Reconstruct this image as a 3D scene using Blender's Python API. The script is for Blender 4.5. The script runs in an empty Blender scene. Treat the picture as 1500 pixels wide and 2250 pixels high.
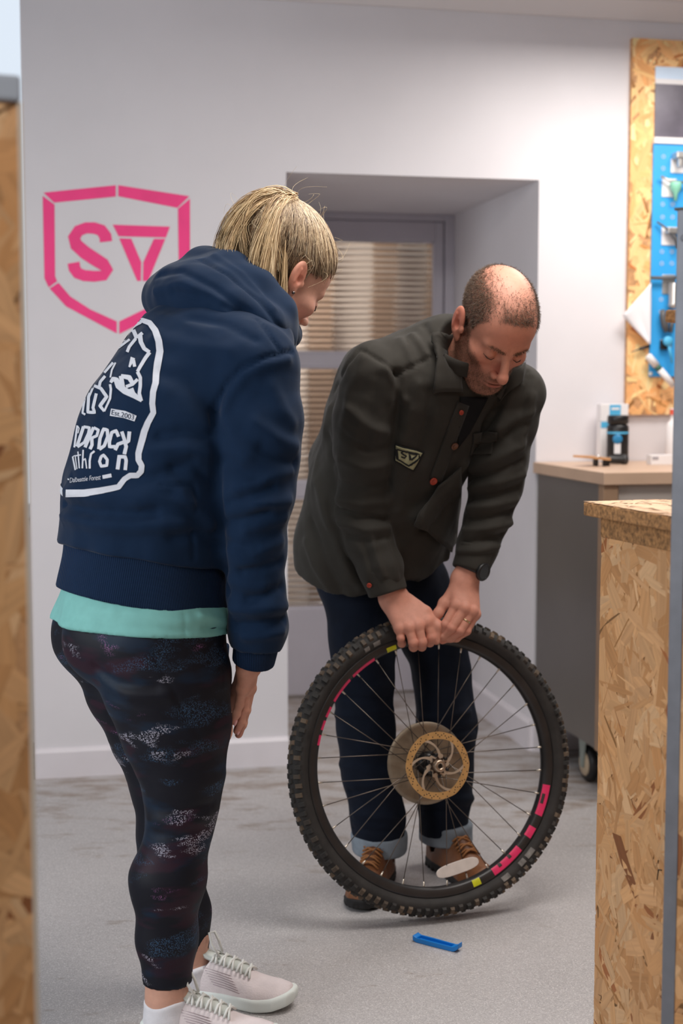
import bpy, bmesh, math, random
import numpy as np
from mathutils import Vector, Matrix
from mathutils.bvhtree import BVHTree

scene = bpy.context.scene
C = scene.collection
# ------------------------------------------------------------------ camera
CAM_H, PITCH, FPX = 1.32, math.radians(5.0), 3125.0
cam_d = bpy.data.cameras.new('camera'); cam = bpy.data.objects.new('camera', cam_d); C.objects.link(cam)
cam.location = (0, 0, CAM_H); cam.rotation_euler = (math.pi/2 - PITCH, 0, 0)
cam_d.sensor_fit = 'HORIZONTAL'; cam_d.sensor_width = 24.0; cam_d.lens = FPX/1500*24.0
cam_d.dof.use_dof = True; cam_d.dof.focus_distance = 3.05; cam_d.dof.aperture_fstop = 2.8
cam_d.clip_start = 0.05
scene.camera = cam
# ------------------------------------------------------------------ world, lights, exposure
scene.view_settings.view_transform = 'Standard'; scene.view_settings.look = 'None'
scene.view_settings.gamma = 1.0; scene.view_settings.exposure = -0.22
scene.view_settings.use_curve_mapping = False
world = bpy.data.worlds.new('world'); scene.world = world; world.use_nodes = True
bg = world.node_tree.nodes['Background']
bg.inputs[0].default_value = (0.90, 0.93, 1.0, 1); bg.inputs[1].default_value = 0.115

def area_light(name, loc, target, size, size_y, power, col):
    d = bpy.data.lights.new(name, 'AREA'); d.shape = 'RECTANGLE'; d.size = size; d.size_y = size_y
    d.energy = power; d.color = col
    o = bpy.data.objects.new(name, d); C.objects.link(o); o.location = loc
    o.rotation_euler = (Vector(target) - Vector(loc)).to_track_quat('-Z', 'Y').to_euler()
    return o
# ceiling panel over the workbench (warm), ceiling panel over the aisle, daylight shop window on the left
area_light('bench_ceiling_lamp', (1.22, 4.42, 2.50), (1.22, 4.50, 0), 0.8, 0.5, 27, (1.0, 0.95, 0.90))
area_light('aisle_ceiling_lamp', (0.55, 2.95, 2.52), (0.55, 3.00, 0), 1.2, 0.6, 36, (1.0, 0.96, 0.92))
area_light('front_fill_light', (-0.2, 0.5, 2.52), (-0.2, 0.6, 0), 1.2, 0.6, 24, (1.0, 0.96, 0.92))  # added fill light behind the camera, brightens boards and floor from the front
area_light('shop_window_light', (-2.6, 1.3, 1.75), (0.3, 3.6, 1.0), 1.6, 1.5, 70, (0.90, 0.95, 1.0))

# ------------------------------------------------------------------ pixel geometry (1500 x 2250 frame)
CP, SP = math.cos(PITCH), math.sin(PITCH)
def ray(px, py):
    x = (px-750)/FPX; d = (py-1125)/FPX
    return np.array([x, CP - d*SP, -d*CP - SP])
def at(px, py, y):                 # point of the ray at world depth y
    r = ray(px, py); r = r*(y/r[1]); return np.array([r[0], r[1], r[2]+CAM_H])
def ath(px, py, h):                # point of the ray at world height h
    r = ray(px, py); r = r*((h-CAM_H)/r[2]); return np.array([r[0], r[1], h])
def unit(v):
    v = np.asarray(v, float); return v/np.linalg.norm(v)

# ------------------------------------------------------------------ object helpers
def setp(o, label=None, cat=None, group=None, kind=None):
    if label: o['label'] = label
    if cat: o['category'] = cat
    if group: o['group'] = group
    if kind: o['kind'] = kind
    return o
def thing(name, loc, label, cat, group=None):
    o = bpy.data.objects.new(name, None); C.objects.link(o); o.location = [float(v) for v in loc]
    o.empty_display_size = 0.05
    return setp(o, label, cat, group)
def world_off(p):
    t = Vector((0, 0, 0))
    while p is not None:
        t = t + p.location; p = p.parent
    return t
def link(name, me, parent=None, label=None):
    o = bpy.data.objects.new(name, me); C.objects.link(o)
    if parent is not None:
        o.parent = parent; o.location = -world_off(parent)      # meshes are built in world coordinates
    if label: o['label'] = label
    return o
def mesh_np(name, V, F, mat=None, smooth=True):
    me = bpy.data.meshes.new(name)
    V = np.asarray(V, np.float32); F = np.asarray(F, np.int32)
    n, k = F.shape
    me.vertices.add(len(V)); me.vertices.foreach_set('co', V.ravel())
    me.loops.add(n*k); me.loops.foreach_set('vertex_index', F.ravel())
    me.polygons.add(n); me.polygons.foreach_set('loop_start', np.arange(n, dtype=np.int32)*k)
    me.polygons.foreach_set('use_smooth', np.full(n, smooth, bool))
    me.update(calc_edges=True); me.validate()
    if mat: me.materials.append(mat)
    return me
def color_attr(me, cols, name='col'):
    a = me.color_attributes.new(name, 'FLOAT_COLOR', 'POINT')
    c = np.ones((len(me.vertices), 4), np.float32); c[:, :3] = cols
    a.data.foreach_set('color', c.ravel())
class MB:
    """collects shapes; build() links them as one mesh object"""
    def __init__(s): s.v = []; s.f = []; s.sm = []
    def add(s, V, F, smooth=False):
        b = len(s.v); s.v += [tuple(map(float, p)) for p in V]; s.f += [tuple(i+b for i in f) for f in F]; s.sm += [smooth]*len(F); return s
    def box(s, o, x, y, z):       # corner o, edge vectors
        o, x, y, z = map(np.asarray, (o, x, y, z))
        V = [o, o+x, o+x+y, o+y, o+z, o+x+z, o+x+y+z, o+y+z]
        F = [(0,3,2,1),(4,5,6,7),(0,1,5,4),(1,2,6,5),(2,3,7,6),(3,0,4,7)]
        if np.dot(np.cross(x, y), z) < 0: F = [f[::-1] for f in F]
        return s.add(V, F)
    def quad(s, a, b, c, d): return s.add([a, b, c, d], [(0,1,2,3)])
    def prism(s, poly, d):        # poly: list of 3d points, d: extrusion vector
        n = len(poly); P = [np.asarray(p, float) for p in poly]; d = np.asarray(d, float)
        V = P+[p+d for p in P]
        F = [tuple(range(n))[::-1], tuple(range(n, 2*n))]+[(i, (i+1) % n, (i+1) % n+n, i+n) for i in range(n)]
        return s.add(V, F)
    def tube(s, pts, r, n=8, caps=True):
        P = [np.asarray(p, float) for p in pts]; R = r if hasattr(r, '__len__') else [r]*len(P)
        V = []; F = []; prev = None
        for i, p in enumerate(P):
            t = unit(P[min(i+1, len(P)-1)]-P[max(i-1, 0)])
            if prev is None:
                a = np.array([0, 0, 1.]) if abs(t[2]) < .9 else np.array([1., 0, 0])
                u = unit(np.cross(t, a))
            else: u = unit(prev - t*np.dot(prev, t))
            prev = u; w = np.cross(t, u)
            for k in range(n):
                th = 2*math.pi*k/n; V.append(p+R[i]*(math.cos(th)*u+math.sin(th)*w))
        for i in range(len(P)-1):
            for k in range(n): F.append((i*n+k, i*n+(k+1) % n, (i+1)*n+(k+1) % n, (i+1)*n+k))
        if caps: F += [tuple(range(n))[::-1], tuple(range((len(P)-1)*n, len(P)*n))]
        return s.add(V, F, True)
    def lathe(s, c, ax, prof, n=24, ux=None, closed=False):   # prof: (r, h) along axis
        c = np.asarray(c, float); ax = unit(ax)
        u = unit(np.cross(ax, [0, 0, 1.] if abs(ax[2]) < .9 else [1., 0, 0])); w = np.cross(ax, u)
        V = []; F = []; m = len(prof)
        for (r, h) in prof:
            for k in range(n):
                th = 2*math.pi*k/n; V.append(c+ax*h+r*(math.cos(th)*u+math.sin(th)*w))
        for i in range(m if closed else m-1):
            j = (i+1) % m
            for k in range(n): F.append((i*n+k, i*n+(k+1) % n, j*n+(k+1) % n, j*n+k))
        return s.add(V, F, True)
    def build(s, name, mat, parent=None, label=None, bevel=0):
        me = bpy.data.meshes.new(name); me.from_pydata(s.v, [], s.f); me.update()
        me.polygons.foreach_set('use_smooth', np.array(s.sm, bool))
        if mat: me.materials.append(mat)
        o = link(name, me, parent, label)
        if bevel:
            b = o.modifiers.new('bevel', 'BEVEL'); b.width = bevel; b.segments = 2; b.limit_method = 'ANGLE'; b.angle_limit = .7
        return o

# ------------------------------------------------------------------ materials
def nn(nt, t, **kw):
    n = nt.nodes.new(t)
    for k, v in kw.items():
        if isinstance(k, str) and hasattr(n, k) and not k.startswith('i_'): setattr(n, k, v)
    return n
def srgb(r, g, b):
    f = lambda c: (c/255/12.92) if c/255 <= .04045 else ((c/255+.055)/1.055)**2.4
    return (f(r), f(g), f(b), 1)
MATS = {}
def mat(name, col, rough=.6, metal=0.0, spec=.5, noise=None, bump=None, sss=0, coat=0, sheen=0, attr=None, crumple=None):
    """noise=(scale, amount) colour mottling; bump=(scale, strength)"""
    if name in MATS: return MATS[name]
    m = bpy.data.materials.new(name); m.use_nodes = True; nt = m.node_tree
    b = nt.nodes['Principled BSDF']
    b.inputs['Roughness'].default_value = rough; b.inputs['Metallic'].default_value = metal
    b.inputs['Specular IOR Level'].default_value = spec
    b.inputs['Base Color'].default_value = col
    if coat: b.inputs['Coat Weight'].default_value = coat
    if sheen: b.inputs['Sheen Weight'].default_value = sheen; b.inputs['Sheen Roughness'].default_value = .4
    if sss:
        b.inputs['Subsurface Weight'].default_value = sss; b.inputs['Subsurface Radius'].default_value = (.012, .005, .003)
        b.inputs['Subsurface Scale'].default_value = 1.0
    tc = nn(nt, 'ShaderNodeTexCoord')
    src = None
    if attr:
        a = nn(nt, 'ShaderNodeVertexColor'); a.layer_name = attr; src = a.outputs[0]
    if noise:
        n = nn(nt, 'ShaderNodeTexNoise'); n.inputs['Scale'].default_value = noise[0]; n.inputs['Detail'].default_value = 5
        nt.links.new(tc.outputs['Object'], n.inputs['Vector'])
        mx = nn(nt, 'ShaderNodeMix', data_type='RGBA', blend_type='MULTIPLY'); mx.inputs[0].default_value = 1
        if src: nt.links.new(src, mx.inputs[6])
        else: mx.inputs[6].default_value = col
        mr = nn(nt, 'ShaderNodeMapRange'); mr.inputs[1].default_value = .3; mr.inputs[2].default_value = .7
        mr.inputs[3].default_value = 1-noise[1]; mr.inputs[4].default_value = 1+noise[1]
        nt.links.new(n.outputs[0], mr.inputs[0]); nt.links.new(mr.outputs[0], mx.inputs[7]); src = mx.outputs[2]
    if src: nt.links.new(src, b.inputs['Base Color'])
    if bump:
        n = nn(nt, 'ShaderNodeTexNoise'); n.inputs['Scale'].default_value = bump[0]; n.inputs['Detail'].default_value = 4
        nt.links.new(tc.outputs['Object'], n.inputs['Vector'])
        bp = nn(nt, 'ShaderNodeBump'); bp.inputs['Strength'].default_value = bump[1]; bp.inputs['Distance'].default_value = .002
        nt.links.new(n.outputs[0], bp.inputs['Height']); nt.links.new(bp.outputs[0], b.inputs['Normal'])
        if crumple:
            n2 = nn(nt, 'ShaderNodeTexNoise'); n2.inputs['Scale'].default_value = crumple[0]; n2.inputs['Detail'].default_value = 1.5
            nt.links.new(tc.outputs['Object'], n2.inputs['Vector'])
            b2 = nn(nt, 'ShaderNodeBump'); b2.inputs['Strength'].default_value = 1.0; b2.inputs['Distance'].default_value = crumple[1]
            nt.links.new(n2.outputs[0], b2.inputs['Height']); nt.links.new(b2.outputs[0], bp.inputs['Normal'])
    MATS[name] = m
    return m

# ------------------------------------------------------------------ signed-distance modelling kit (numpy)
def smin(a, b, k):
    if k <= 0: return np.minimum(a, b)
    h = np.maximum(k-np.abs(a-b), 0)/k; return np.minimum(a, b)-h*h*k*.25
def smax(a, b, k): return -smin(-a, -b, k)
def nrm(v): return np.sqrt(np.einsum('ij,ij->i', v, v))
def cone(P, a, b, ra, rb):
    a = np.asarray(a, float); b = np.asarray(b, float); ba = b-a; pa = P-a
    t = np.clip(pa@ba/(ba@ba), 0, 1)
    return nrm(pa-t[:, None]*ba)-(ra+(rb-ra)*t)
def chain(P, pts, rs, k=0):
    d = None
    for i in range(len(pts)-1):
        e = cone(P, pts[i], pts[i+1], rs[i], rs[i+1]); d = e if d is None else smin(d, e, k)
    return d
def ell(P, c, r, M=None):            # M rows: local axes
    q = P-np.asarray(c, float)
    if M is not None: q = q@np.asarray(M).T
    r = np.asarray(r, float)
    q = q/r; k0 = nrm(q); k1 = nrm(q/r)+1e-9
    return k0*(k0-1)/k1
def econe(P, a, b, A, B, side):      # elliptic cone: A=(side radius, depth radius) at a, B at b
    a = np.asarray(a, float); b = np.asarray(b, float); ba = b-a; L = np.linalg.norm(ba); ax = ba/L
    s = np.asarray(side, float); s = unit(s-ax*(s@ax)); w = np.cross(ax, s)
    pa = P-a; h = pa@ax; t = np.clip(h/L, 0, 1)
    ra = A[0]+(B[0]-A[0])*t; rb = A[1]+(B[1]-A[1])*t; rc = np.minimum(ra, rb)
    u = pa@s; v = pa@w; e = h-t*L
    k0 = np.sqrt((u/ra)**2+(v/rb)**2+(e/rc)**2); k1 = np.sqrt((u/ra**2)**2+(v/rb**2)**2+(e/rc**2)**2)+1e-6
    return k0*(k0-1)/k1
def echain(P, pts, AB, side, k=.03):
    d = None
    for i in range(len(pts)-1):
        e = econe(P, pts[i], pts[i+1], AB[i], AB[i+1], side); d = e if d is None else smin(d, e, k)
    return d
def rbox(P, c, h, r, M=None):
    q = P-np.asarray(c, float)
    if M is not None: q = q@np.asarray(M).T
    q = np.abs(q)-(np.asarray(h)-r)
    return np.linalg.norm(np.maximum(q, 0), axis=1)+np.minimum(q.max(1), 0)-r
def plane(P, p, n): return (P-np.asarray(p, float))@unit(n)      # positive on the side of n
def surf(f, lo, hi, h, newton=2, B=6):
    """zero set of f as a quad mesh (surface nets on a block-sparse grid)"""
    lo = np.asarray(lo, float); hi = np.asarray(hi, float)
    nb = np.ceil((hi-lo)/(h*B)).astype(int); n = nb*B+1
    ii = np.stack(np.meshgrid(*[np.arange(k) for k in nb], indexing='ij'), -1).reshape(-1, 3)
    dc = f(lo+(ii+.5)*B*h)
    D = np.repeat(np.repeat(np.repeat(np.where(dc > 0, 1., -1.).reshape(nb), B, 0), B, 1), B, 2)
    D = np.pad(D, ((0, 1),)*3, mode='edge').astype(np.float32)
    keep = ii[np.abs(dc) < .87*B*h*1.3+h]
    loc = np.stack(np.meshgrid(*[np.arange(B+1)]*3, indexing='ij'), -1).reshape(-1, 3)
    for s in range(0, len(keep), 600):
        I = (keep[s:s+600, None, :]*B+loc[None]).reshape(-1, 3)
        D[I[:, 0], I[:, 1], I[:, 2]] = f(lo+I*h)
    S = D < 0
    cnt = np.zeros(n-1, np.int8)
    for dx in (0, 1):
        for dy in (0, 1):
            for dz in (0, 1): cnt += S[dx:n[0]-1+dx, dy:n[1]-1+dy, dz:n[2]-1+dz]
    act = np.argwhere((cnt > 0) & (cnt < 8))
    idx = -np.ones(n-1, np.int32); idx[act[:, 0], act[:, 1], act[:, 2]] = np.arange(len(act))
    acc = np.zeros((len(act), 3)); num = np.zeros(len(act))
    cor = [(0,0,0),(1,0,0),(0,1,0),(1,1,0),(0,0,1),(1,0,1),(0,1,1),(1,1,1)]
    for a in range(8):
        for b in range(a+1, 8):
            da = np.array(cor[a]); db = np.array(cor[b])
            if np.abs(da-db).sum() != 1: continue
            va = D[tuple((act+da).T)]; vb = D[tuple((act+db).T)]
            m = (va < 0) != (vb < 0)
            t = np.where(m, va/np.where(m, va-vb, 1), 0)
            acc += np.where(m[:, None], da+(db-da)*t[:, None], 0); num += m
    V = lo+(act+acc/num[:, None])*h
    F = []
    for ax in range(3):
        sl0 = [slice(1, n[k]-1) for k in range(3)]; sl1 = list(sl0); sl0[ax] = slice(0, n[ax]-1); sl1[ax] = slice(1, n[ax])
        A = S[tuple(sl0)]; Bq = S[tuple(sl1)]
        e = np.argwhere(A != Bq); off = np.ones(3, int); off[ax] = 0; e = e+off
        fl = A[tuple((e-off).T)]
        o1, o2 = [(1, 2), (2, 0), (0, 1)][ax]
        d1 = np.zeros(3, int); d1[o1] = 1; d2 = np.zeros(3, int); d2[o2] = 1
        q = np.stack([idx[tuple((e-d1-d2).T)], idx[tuple((e-d2).T)], idx[tuple(e.T)], idx[tuple((e-d1).T)]], 1)
        q[~fl] = q[~fl][:, ::-1]
        F.append(q)
    F = np.concatenate(F); F = F[(F >= 0).all(1)]
    for _ in range(newton):
        d = f(V); e = h*.15; g = np.stack([f(V+np.eye(3)[k]*e)-d for k in range(3)], 1)/e
        st = d[:, None]*g/np.maximum((g*g).sum(1), .2)[:, None]
        ln = np.linalg.norm(st, axis=1, keepdims=True); V = V-st*np.minimum(1, h*.6/np.maximum(ln, 1e-9))
    return V, F
def relax(V, F, it=2, lam=.5):
    E = np.concatenate([F[:, [i, (i+1) % F.shape[1]]] for i in range(F.shape[1])])
    for _ in range(it):
        s = np.zeros_like(V); c = np.zeros(len(V))
        for k in range(3): s[:, k] = np.bincount(E[:, 0], V[E[:, 1], k], len(V))+np.bincount(E[:, 1], V[E[:, 0], k], len(V))
        c = np.bincount(E[:, 0], minlength=len(V))+np.bincount(E[:, 1], minlength=len(V))
        V = V+lam*(s/np.maximum(c, 1)[:, None]-V)
    return V
def normals(V, F):
    n = np.cross(V[F[:, 2]]-V[F[:, 0]], V[F[:, 3]]-V[F[:, 1]]) if F.shape[1] == 4 else np.cross(V[F[:, 1]]-V[F[:, 0]], V[F[:, 2]]-V[F[:, 0]])
    N = np.zeros_like(V)
    for k in range(F.shape[1]):
        for c in range(3): N[:, c] += np.bincount(F[:, k], n[:, c], len(V))
    return N/np.maximum(np.linalg.norm(N, axis=1, keepdims=True), 1e-12)
_rng = np.random.RandomState(7)
_NW = [(_rng.normal(size=3), _rng.uniform(0, 6.28)) for _ in range(24)]
def wob(P, s, n=12, o=0):            # smooth pseudo-noise in about -1..1
    P = np.asarray(P); r = 0
    for w, ph in _NW[o:o+n]: r = r+np.sin(P@(w*s)+ph)
    return r/math.sqrt(n)*.9
def pline(P, pts):                   # distance to a polyline
    pts = [np.asarray(p, float) for p in pts]; d = np.full(len(P), 9.)
    for a, b in zip(pts[:-1], pts[1:]): d = np.minimum(d, cone(P, a, b, 0, 0))
    return d
def ridge(P, pts, w, amp): d = pline(P, pts); return amp*np.exp(-(d/w)**2)
# ================================================================== STRUCTURE
_A = ath(80, 1710, 0); _B = ath(620, 1680, 0)
WT = unit(_B-_A); WN = np.array([-WT[1], WT[0], 0.]); ZZ = np.array([0, 0, 1.])       # along the wall, away from the room
def onplane(px, py, p0, n):
    r = ray(px, py); o = np.array([0, 0, CAM_H]); return o+r*(((p0-o)@n)/(r@n))
WO = onplane(632, 1500, _B, WN); WO[2] = 0                                         # wall frame origin: left edge of the recess
def wall_uz(px, py, off=0.0):
    p = onplane(px, py, WO+WN*off, WN); return (p-WO)@WT, p[2]
def wl(u, v, z): return WO+WT*u+WN*v+ZZ*z                                         # wall frame -> world
u_r = wall_uz(1178, 900)[0]; z_top = .5*(wall_uz(640, 379)[1]+wall_uz(1178, 395)[1]); RD = 1.05
u_l = wall_uz(49, 300)[0]; CEIL = wall_uz(1300, 41)[1]+.055
m_wall = mat('wall_paint', srgb(224, 220, 223), .75, noise=(3.0, .03), bump=(60, .05))
m_ceil = mat('ceiling_paint', srgb(228, 222, 222), .85, noise=(2, .02))
m_trim = mat('skirting_paint', srgb(226, 220, 224), .45, noise=(8, .03))
m_door = mat('door_paint', srgb(196, 193, 203), .5, noise=(5, .03))
wb = MB()
wb.box(wl(u_l, 0, 0), WT*(-u_l), WN*1.2, ZZ*CEIL)
wb.box(wl(u_r, 0, 0), WT*(3.2-u_r), WN*1.2, ZZ*CEIL)
wb.box(wl(0, 0, z_top), WT*u_r, WN*1.2, ZZ*(CEIL-z_top))
wall = setp(wb.build('wall_back', m_wall), 'pale lilac grey painted wall with deep door recess', None, None, 'structure')

def floor_mat():
    m = bpy.data.materials.new('grey_vinyl_floor'); m.use_nodes = True; nt = m.node_tree; b = nt.nodes['Principled BSDF']
    tc = nn(nt, 'ShaderNodeTexCoord'); L = nt.links.new
    def noise(scale, det=3, vec=None, rough=.5):
        n = nn(nt, 'ShaderNodeTexNoise'); n.inputs['Scale'].default_value = scale; n.inputs['Detail'].default_value = det
        n.inputs['Roughness'].default_value = rough
        L(vec or tc.outputs['Object'], n.inputs['Vector']); return n.outputs[0]
    def ramp(src, a, bb, c0, c1):
        r = nn(nt, 'ShaderNodeValToRGB'); r.color_ramp.elements[0].position = a; r.color_ramp.elements[1].position = bb
        r.color_ramp.elements[0].color = c0; r.color_ramp.elements[1].color = c1; L(src, r.inputs[0]); return r.outputs[0]
    def mix(fac, a, c, mode='MIX'):
        x = nn(nt, 'ShaderNodeMix', data_type='RGBA', blend_type=mode)
        if isinstance(fac, float): x.inputs[0].default_value = fac
        else: L(fac, x.inputs[0])
        for s, v in ((6, a), (7, c)):
            if isinstance(v, tuple): x.inputs[s].default_value = v
            else: L(v, x.inputs[s])
        return x.outputs[2]
    base = ramp(noise(1.6, 4), .35, .7, srgb(174, 170, 169), srgb(190, 185, 184))
    vo = nn(nt, 'ShaderNodeTexVoronoi'); vo.inputs['Scale'].default_value = 400; L(tc.outputs['Object'], vo.inputs['Vector'])
    sep = nn(nt, 'ShaderNodeSeparateColor'); L(vo.outputs['Color'], sep.inputs[0])
    base = mix(ramp(sep.outputs[0], .62, .70, (0, 0, 0, 1), (.38, .38, .38, 1)), base, srgb(140, 137, 137))
    base = mix(ramp(sep.outputs[1], .80, .86, (0, 0, 0, 1), (.5, .5, .5, 1)), base, srgb(218, 214, 212))
    # dried mud: streaky patches in the trodden strip by the wall, faint marks elsewhere
    mp = nn(nt, 'ShaderNodeMapping'); mp.inputs['Scale'].default_value = (1.0, 2.6, 1); mp.inputs['Rotation'].default_value = (0, 0, -.2)
    L(tc.outputs['Object'], mp.inputs['Vector'])
    st = noise(5.5, 7, mp.outputs[0], .62); fine = noise(38, 5, mp.outputs[0], .6)
    sx = nn(nt, 'ShaderNodeSeparateXYZ'); L(tc.outputs['Object'], sx.inputs[0])
    strip = nn(nt, 'ShaderNodeMapRange'); strip.inputs[1].default_value = 3.75; strip.inputs[2].default_value = 4.6
    strip.inputs[3].default_value = -.10; strip.inputs[4].default_value = .075; L(sx.outputs[1], strip.inputs[0])
    add = nn(nt, 'ShaderNodeMath', operation='ADD'); L(st, add.inputs[0]); L(strip.outputs[0], add.inputs[1])
    mul = nn(nt, 'ShaderNodeMath', operation='MULTIPLY_ADD'); L(fine, mul.inputs[0]); mul.inputs[1].default_value = .22; L(add.outputs[0], mul.inputs[2])
    base = mix(ramp(mul.outputs[0], .63, .79, (0, 0, 0, 1), (.68, .68, .68, 1)), base, srgb(128, 106, 86))
    L(base, b.inputs['Base Color']); b.inputs['Roughness'].default_value = .42
    bp = nn(nt, 'ShaderNodeBump'); bp.inputs['Strength'].default_value = .12; bp.inputs['Distance'].default_value = .001
    L(vo.outputs['Distance'], bp.inputs['Height']); L(bp.outputs[0], b.inputs['Normal'])
    return m
fb = MB(); fb.box((-4, -1, -.1), (8, 0, 0), (0, 9.5, 0), (0, 0, .1))
setp(fb.build('floor', floor_mat()), 'speckled grey vinyl floor with dried mud marks', None, None, 'structure')
cb = MB(); cb.box(wl(u_l, -4.2, CEIL), WT*(3.2-u_l), WN*5.4, ZZ*.1)
setp(cb.build('ceiling', m_ceil), 'white painted ceiling', None, None, 'structure')
tb = MB(); tb.prism([wl(u_l, 0, CEIL-.055), wl(u_l, -.012, CEIL-.055), wl(u_l, -.075, CEIL-.004), wl(u_l, -.075, CEIL), wl(u_l, 0, CEIL)], WT*(3.2-u_l))
setp(tb.build('trim_1', m_ceil), 'white coving along the top of the wall', None, None, 'structure')
def skirting(name, pts, n, h=.1):
    b = MB()
    d = np.asarray(pts[1])-np.asarray(pts[0]); n = np.asarray(n)
    b.prism([pts[0], pts[0]+n*.016, pts[0]+n*.016+ZZ*(h-.012), pts[0]+n*.008+ZZ*h, pts[0]+ZZ*h], d)
    return setp(b.build(name, m_trim), None, None, None, 'structure')
skirting('baseboard_left', [wl(u_l, 0, 0), wl(0, 0, 0)], -WN)['label'] = 'pale painted skirting board left of the recess'
skirting('baseboard_recess', [wl(u_r, 1.04, 0), wl(u_r, 0.0, 0)], -WT, .11)['label'] = 'pale skirting board on the recess side wall'
skirting('baseboard_right', [wl(u_r, 0, 0), wl(3.2, 0, 0)], -WN)['label'] = 'pale skirting board behind the workbench'

# ------------------------------------------------------------------ pink shield stencil on the wall
m_pink = mat('pink_spray_paint', srgb(255, 66, 140), .6, noise=(14, .05))
def stencil(polys, name, label):
    b = MB()
    for poly in polys:
        P = []
        for (cx, cy) in poly:
            u, z = wall_uz(cx*.44, cy*.44); P.append(wl(u, -.0012, z))
        b.add(P, [tuple(range(len(P)))])
    return b.build(name, m_pink, wall, label)
def ribbon(path, w):
    out = []
    path = [np.array(p, float) for p in path]; Ls = []; Rs = []
    for i, p in enumerate(path):
        t = unit(path[min(i+1, len(path)-1)]-path[max(i-1, 0)]); n = np.array([-t[1], t[0]])
        ww = w[i] if hasattr(w, '__len__') else w
        Ls.append(p+n*ww/2); Rs.append(p-n*ww/2)
    return [[Ls[i], Ls[i+1], Rs[i+1], Rs[i]] for i in range(len(path)-1)]
stencil([[(217,962),(578,925),(578,982),(270,1012)]], 'shield_bar', 'pink top left bar of the shield')
stencil([[(590,925),(945,980),(885,1038),(590,980)]], 'shield_bar', 'pink top right bar of the shield')
stencil([[(213,978),(272,1022),(275,1380)],[(213,978),(275,1380),(285,1405),(243,1435),(222,1390)]], 'shield_bar', 'pink left bar of the shield')
stencil([[(948,992),(948,1395),(935,1432),(888,1404),(893,1385),(888,1042)]], 'shield_bar', 'pink right bar of the shield')
stencil([[(292,1412),(350,1480),(330,1530),(248,1440)],[(350,1480),(450,1545),(583,1605),(583,1665),(330,1530)]], 'shield_bar', 'pink lower left bar of the shield')
stencil([[(595,1605),(740,1535),(830,1470),(885,1412),(930,1440),(850,1535),(720,1605),(595,1668)]], 'shield_bar', 'pink lower right bar of the shield')
S = [(529,1207),(526,1180),(505,1150),(470,1139),(430,1138),(392,1152),(370,1186),(380,1222),(425,1262),(475,1295),(515,1320),(536,1350),(520,1376),(470,1380),(420,1376),(388,1364),(372,1340),(367,1312)]
stencil(ribbon(S, [62,62,60,58,56,58,62,64,66,66,64,58,52,54,56,58,60,60]), 'letter_s', 'pink stencilled letter S')
stencil([[(563,1122),(848,1132),(828,1186),(592,1180)],[(595,1190),(655,1192),(705,1310),(703,1403),(685,1403)],[(768,1193),(825,1193),(740,1403),(713,1403),(715,1310)]], 'letter_v', 'pink stencilled letter V under a bar')

# ------------------------------------------------------------------ door in the recess
def door_uz(px, py): return wall_uz(px, py, RD)
dr = MB()
zr = [0.012] + [door_uz(850, y)[1] for y in (1330, 1090, 1056, 806, 776, 527)] + [z_top-.005]
uP0 = .085; uP1 = door_uz(955, 640)[0]; uD1 = u_r-.045
z1330, z1090, z1056, z806, z776, z527 = zr[1:7]
def dbox(b, u0, u1, z0, z1, v0=RD, v1=RD+.045): b.box(wl(u0, v0, z0), WT*(u1-u0), WN*(v1-v0), ZZ*(z1-z0))
door = thing('door_1', wl(u_r/2, RD, 0), 'grey painted door with three reeded glass panes inside the recess', None); setp(door, kind='structure')
b = MB(); dbox(b, .02, uP0, .012, z_top-.03); b.build('stile', m_door, door, bevel=.004)
b = MB(); dbox(b, uP1, uD1, .012, z_top-.03); b.build('stile', m_door, door, bevel=.004)
for (a, c) in ((z527, z_top-.03), (z776, z806), (z1056, z1090)):
    lo, hi = min(a, c), max(a, c); b = MB(); dbox(b, uP0, uP1, lo, hi); b.build('rail', m_door, door, bevel=.004)
b = MB(); dbox(b, uP0, uP1, .012, z1330); b.build('bottom_panel', m_door, door, bevel=.004)
b = MB(); dbox(b, 0, .02, 0, z_top, RD-.01, RD+.08); dbox(b, uD1+.004, u_r, 0, z_top, RD-.01, RD+.08); dbox(b, .02, uD1+.004, z_top-.028, z_top, RD-.01, RD+.08)
b.build('door_frame', m_door, door, bevel=.004)
def glass_mat():
    m = bpy.data.materials.new('reeded_glass'); m.use_nodes = True; b = m.node_tree.nodes['Principled BSDF']
    b.inputs['Base Color'].default_value = (.93, .92, .92, 1); b.inputs['Transmission Weight'].default_value = 1
    b.inputs['Roughness'].default_value = .07; b.inputs['IOR'].default_value = 1.45
    return m
m_glass = glass_mat()
for (z0, z1) in ((z806 if z806 < z776 else z776, 0), ):
    pass
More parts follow.
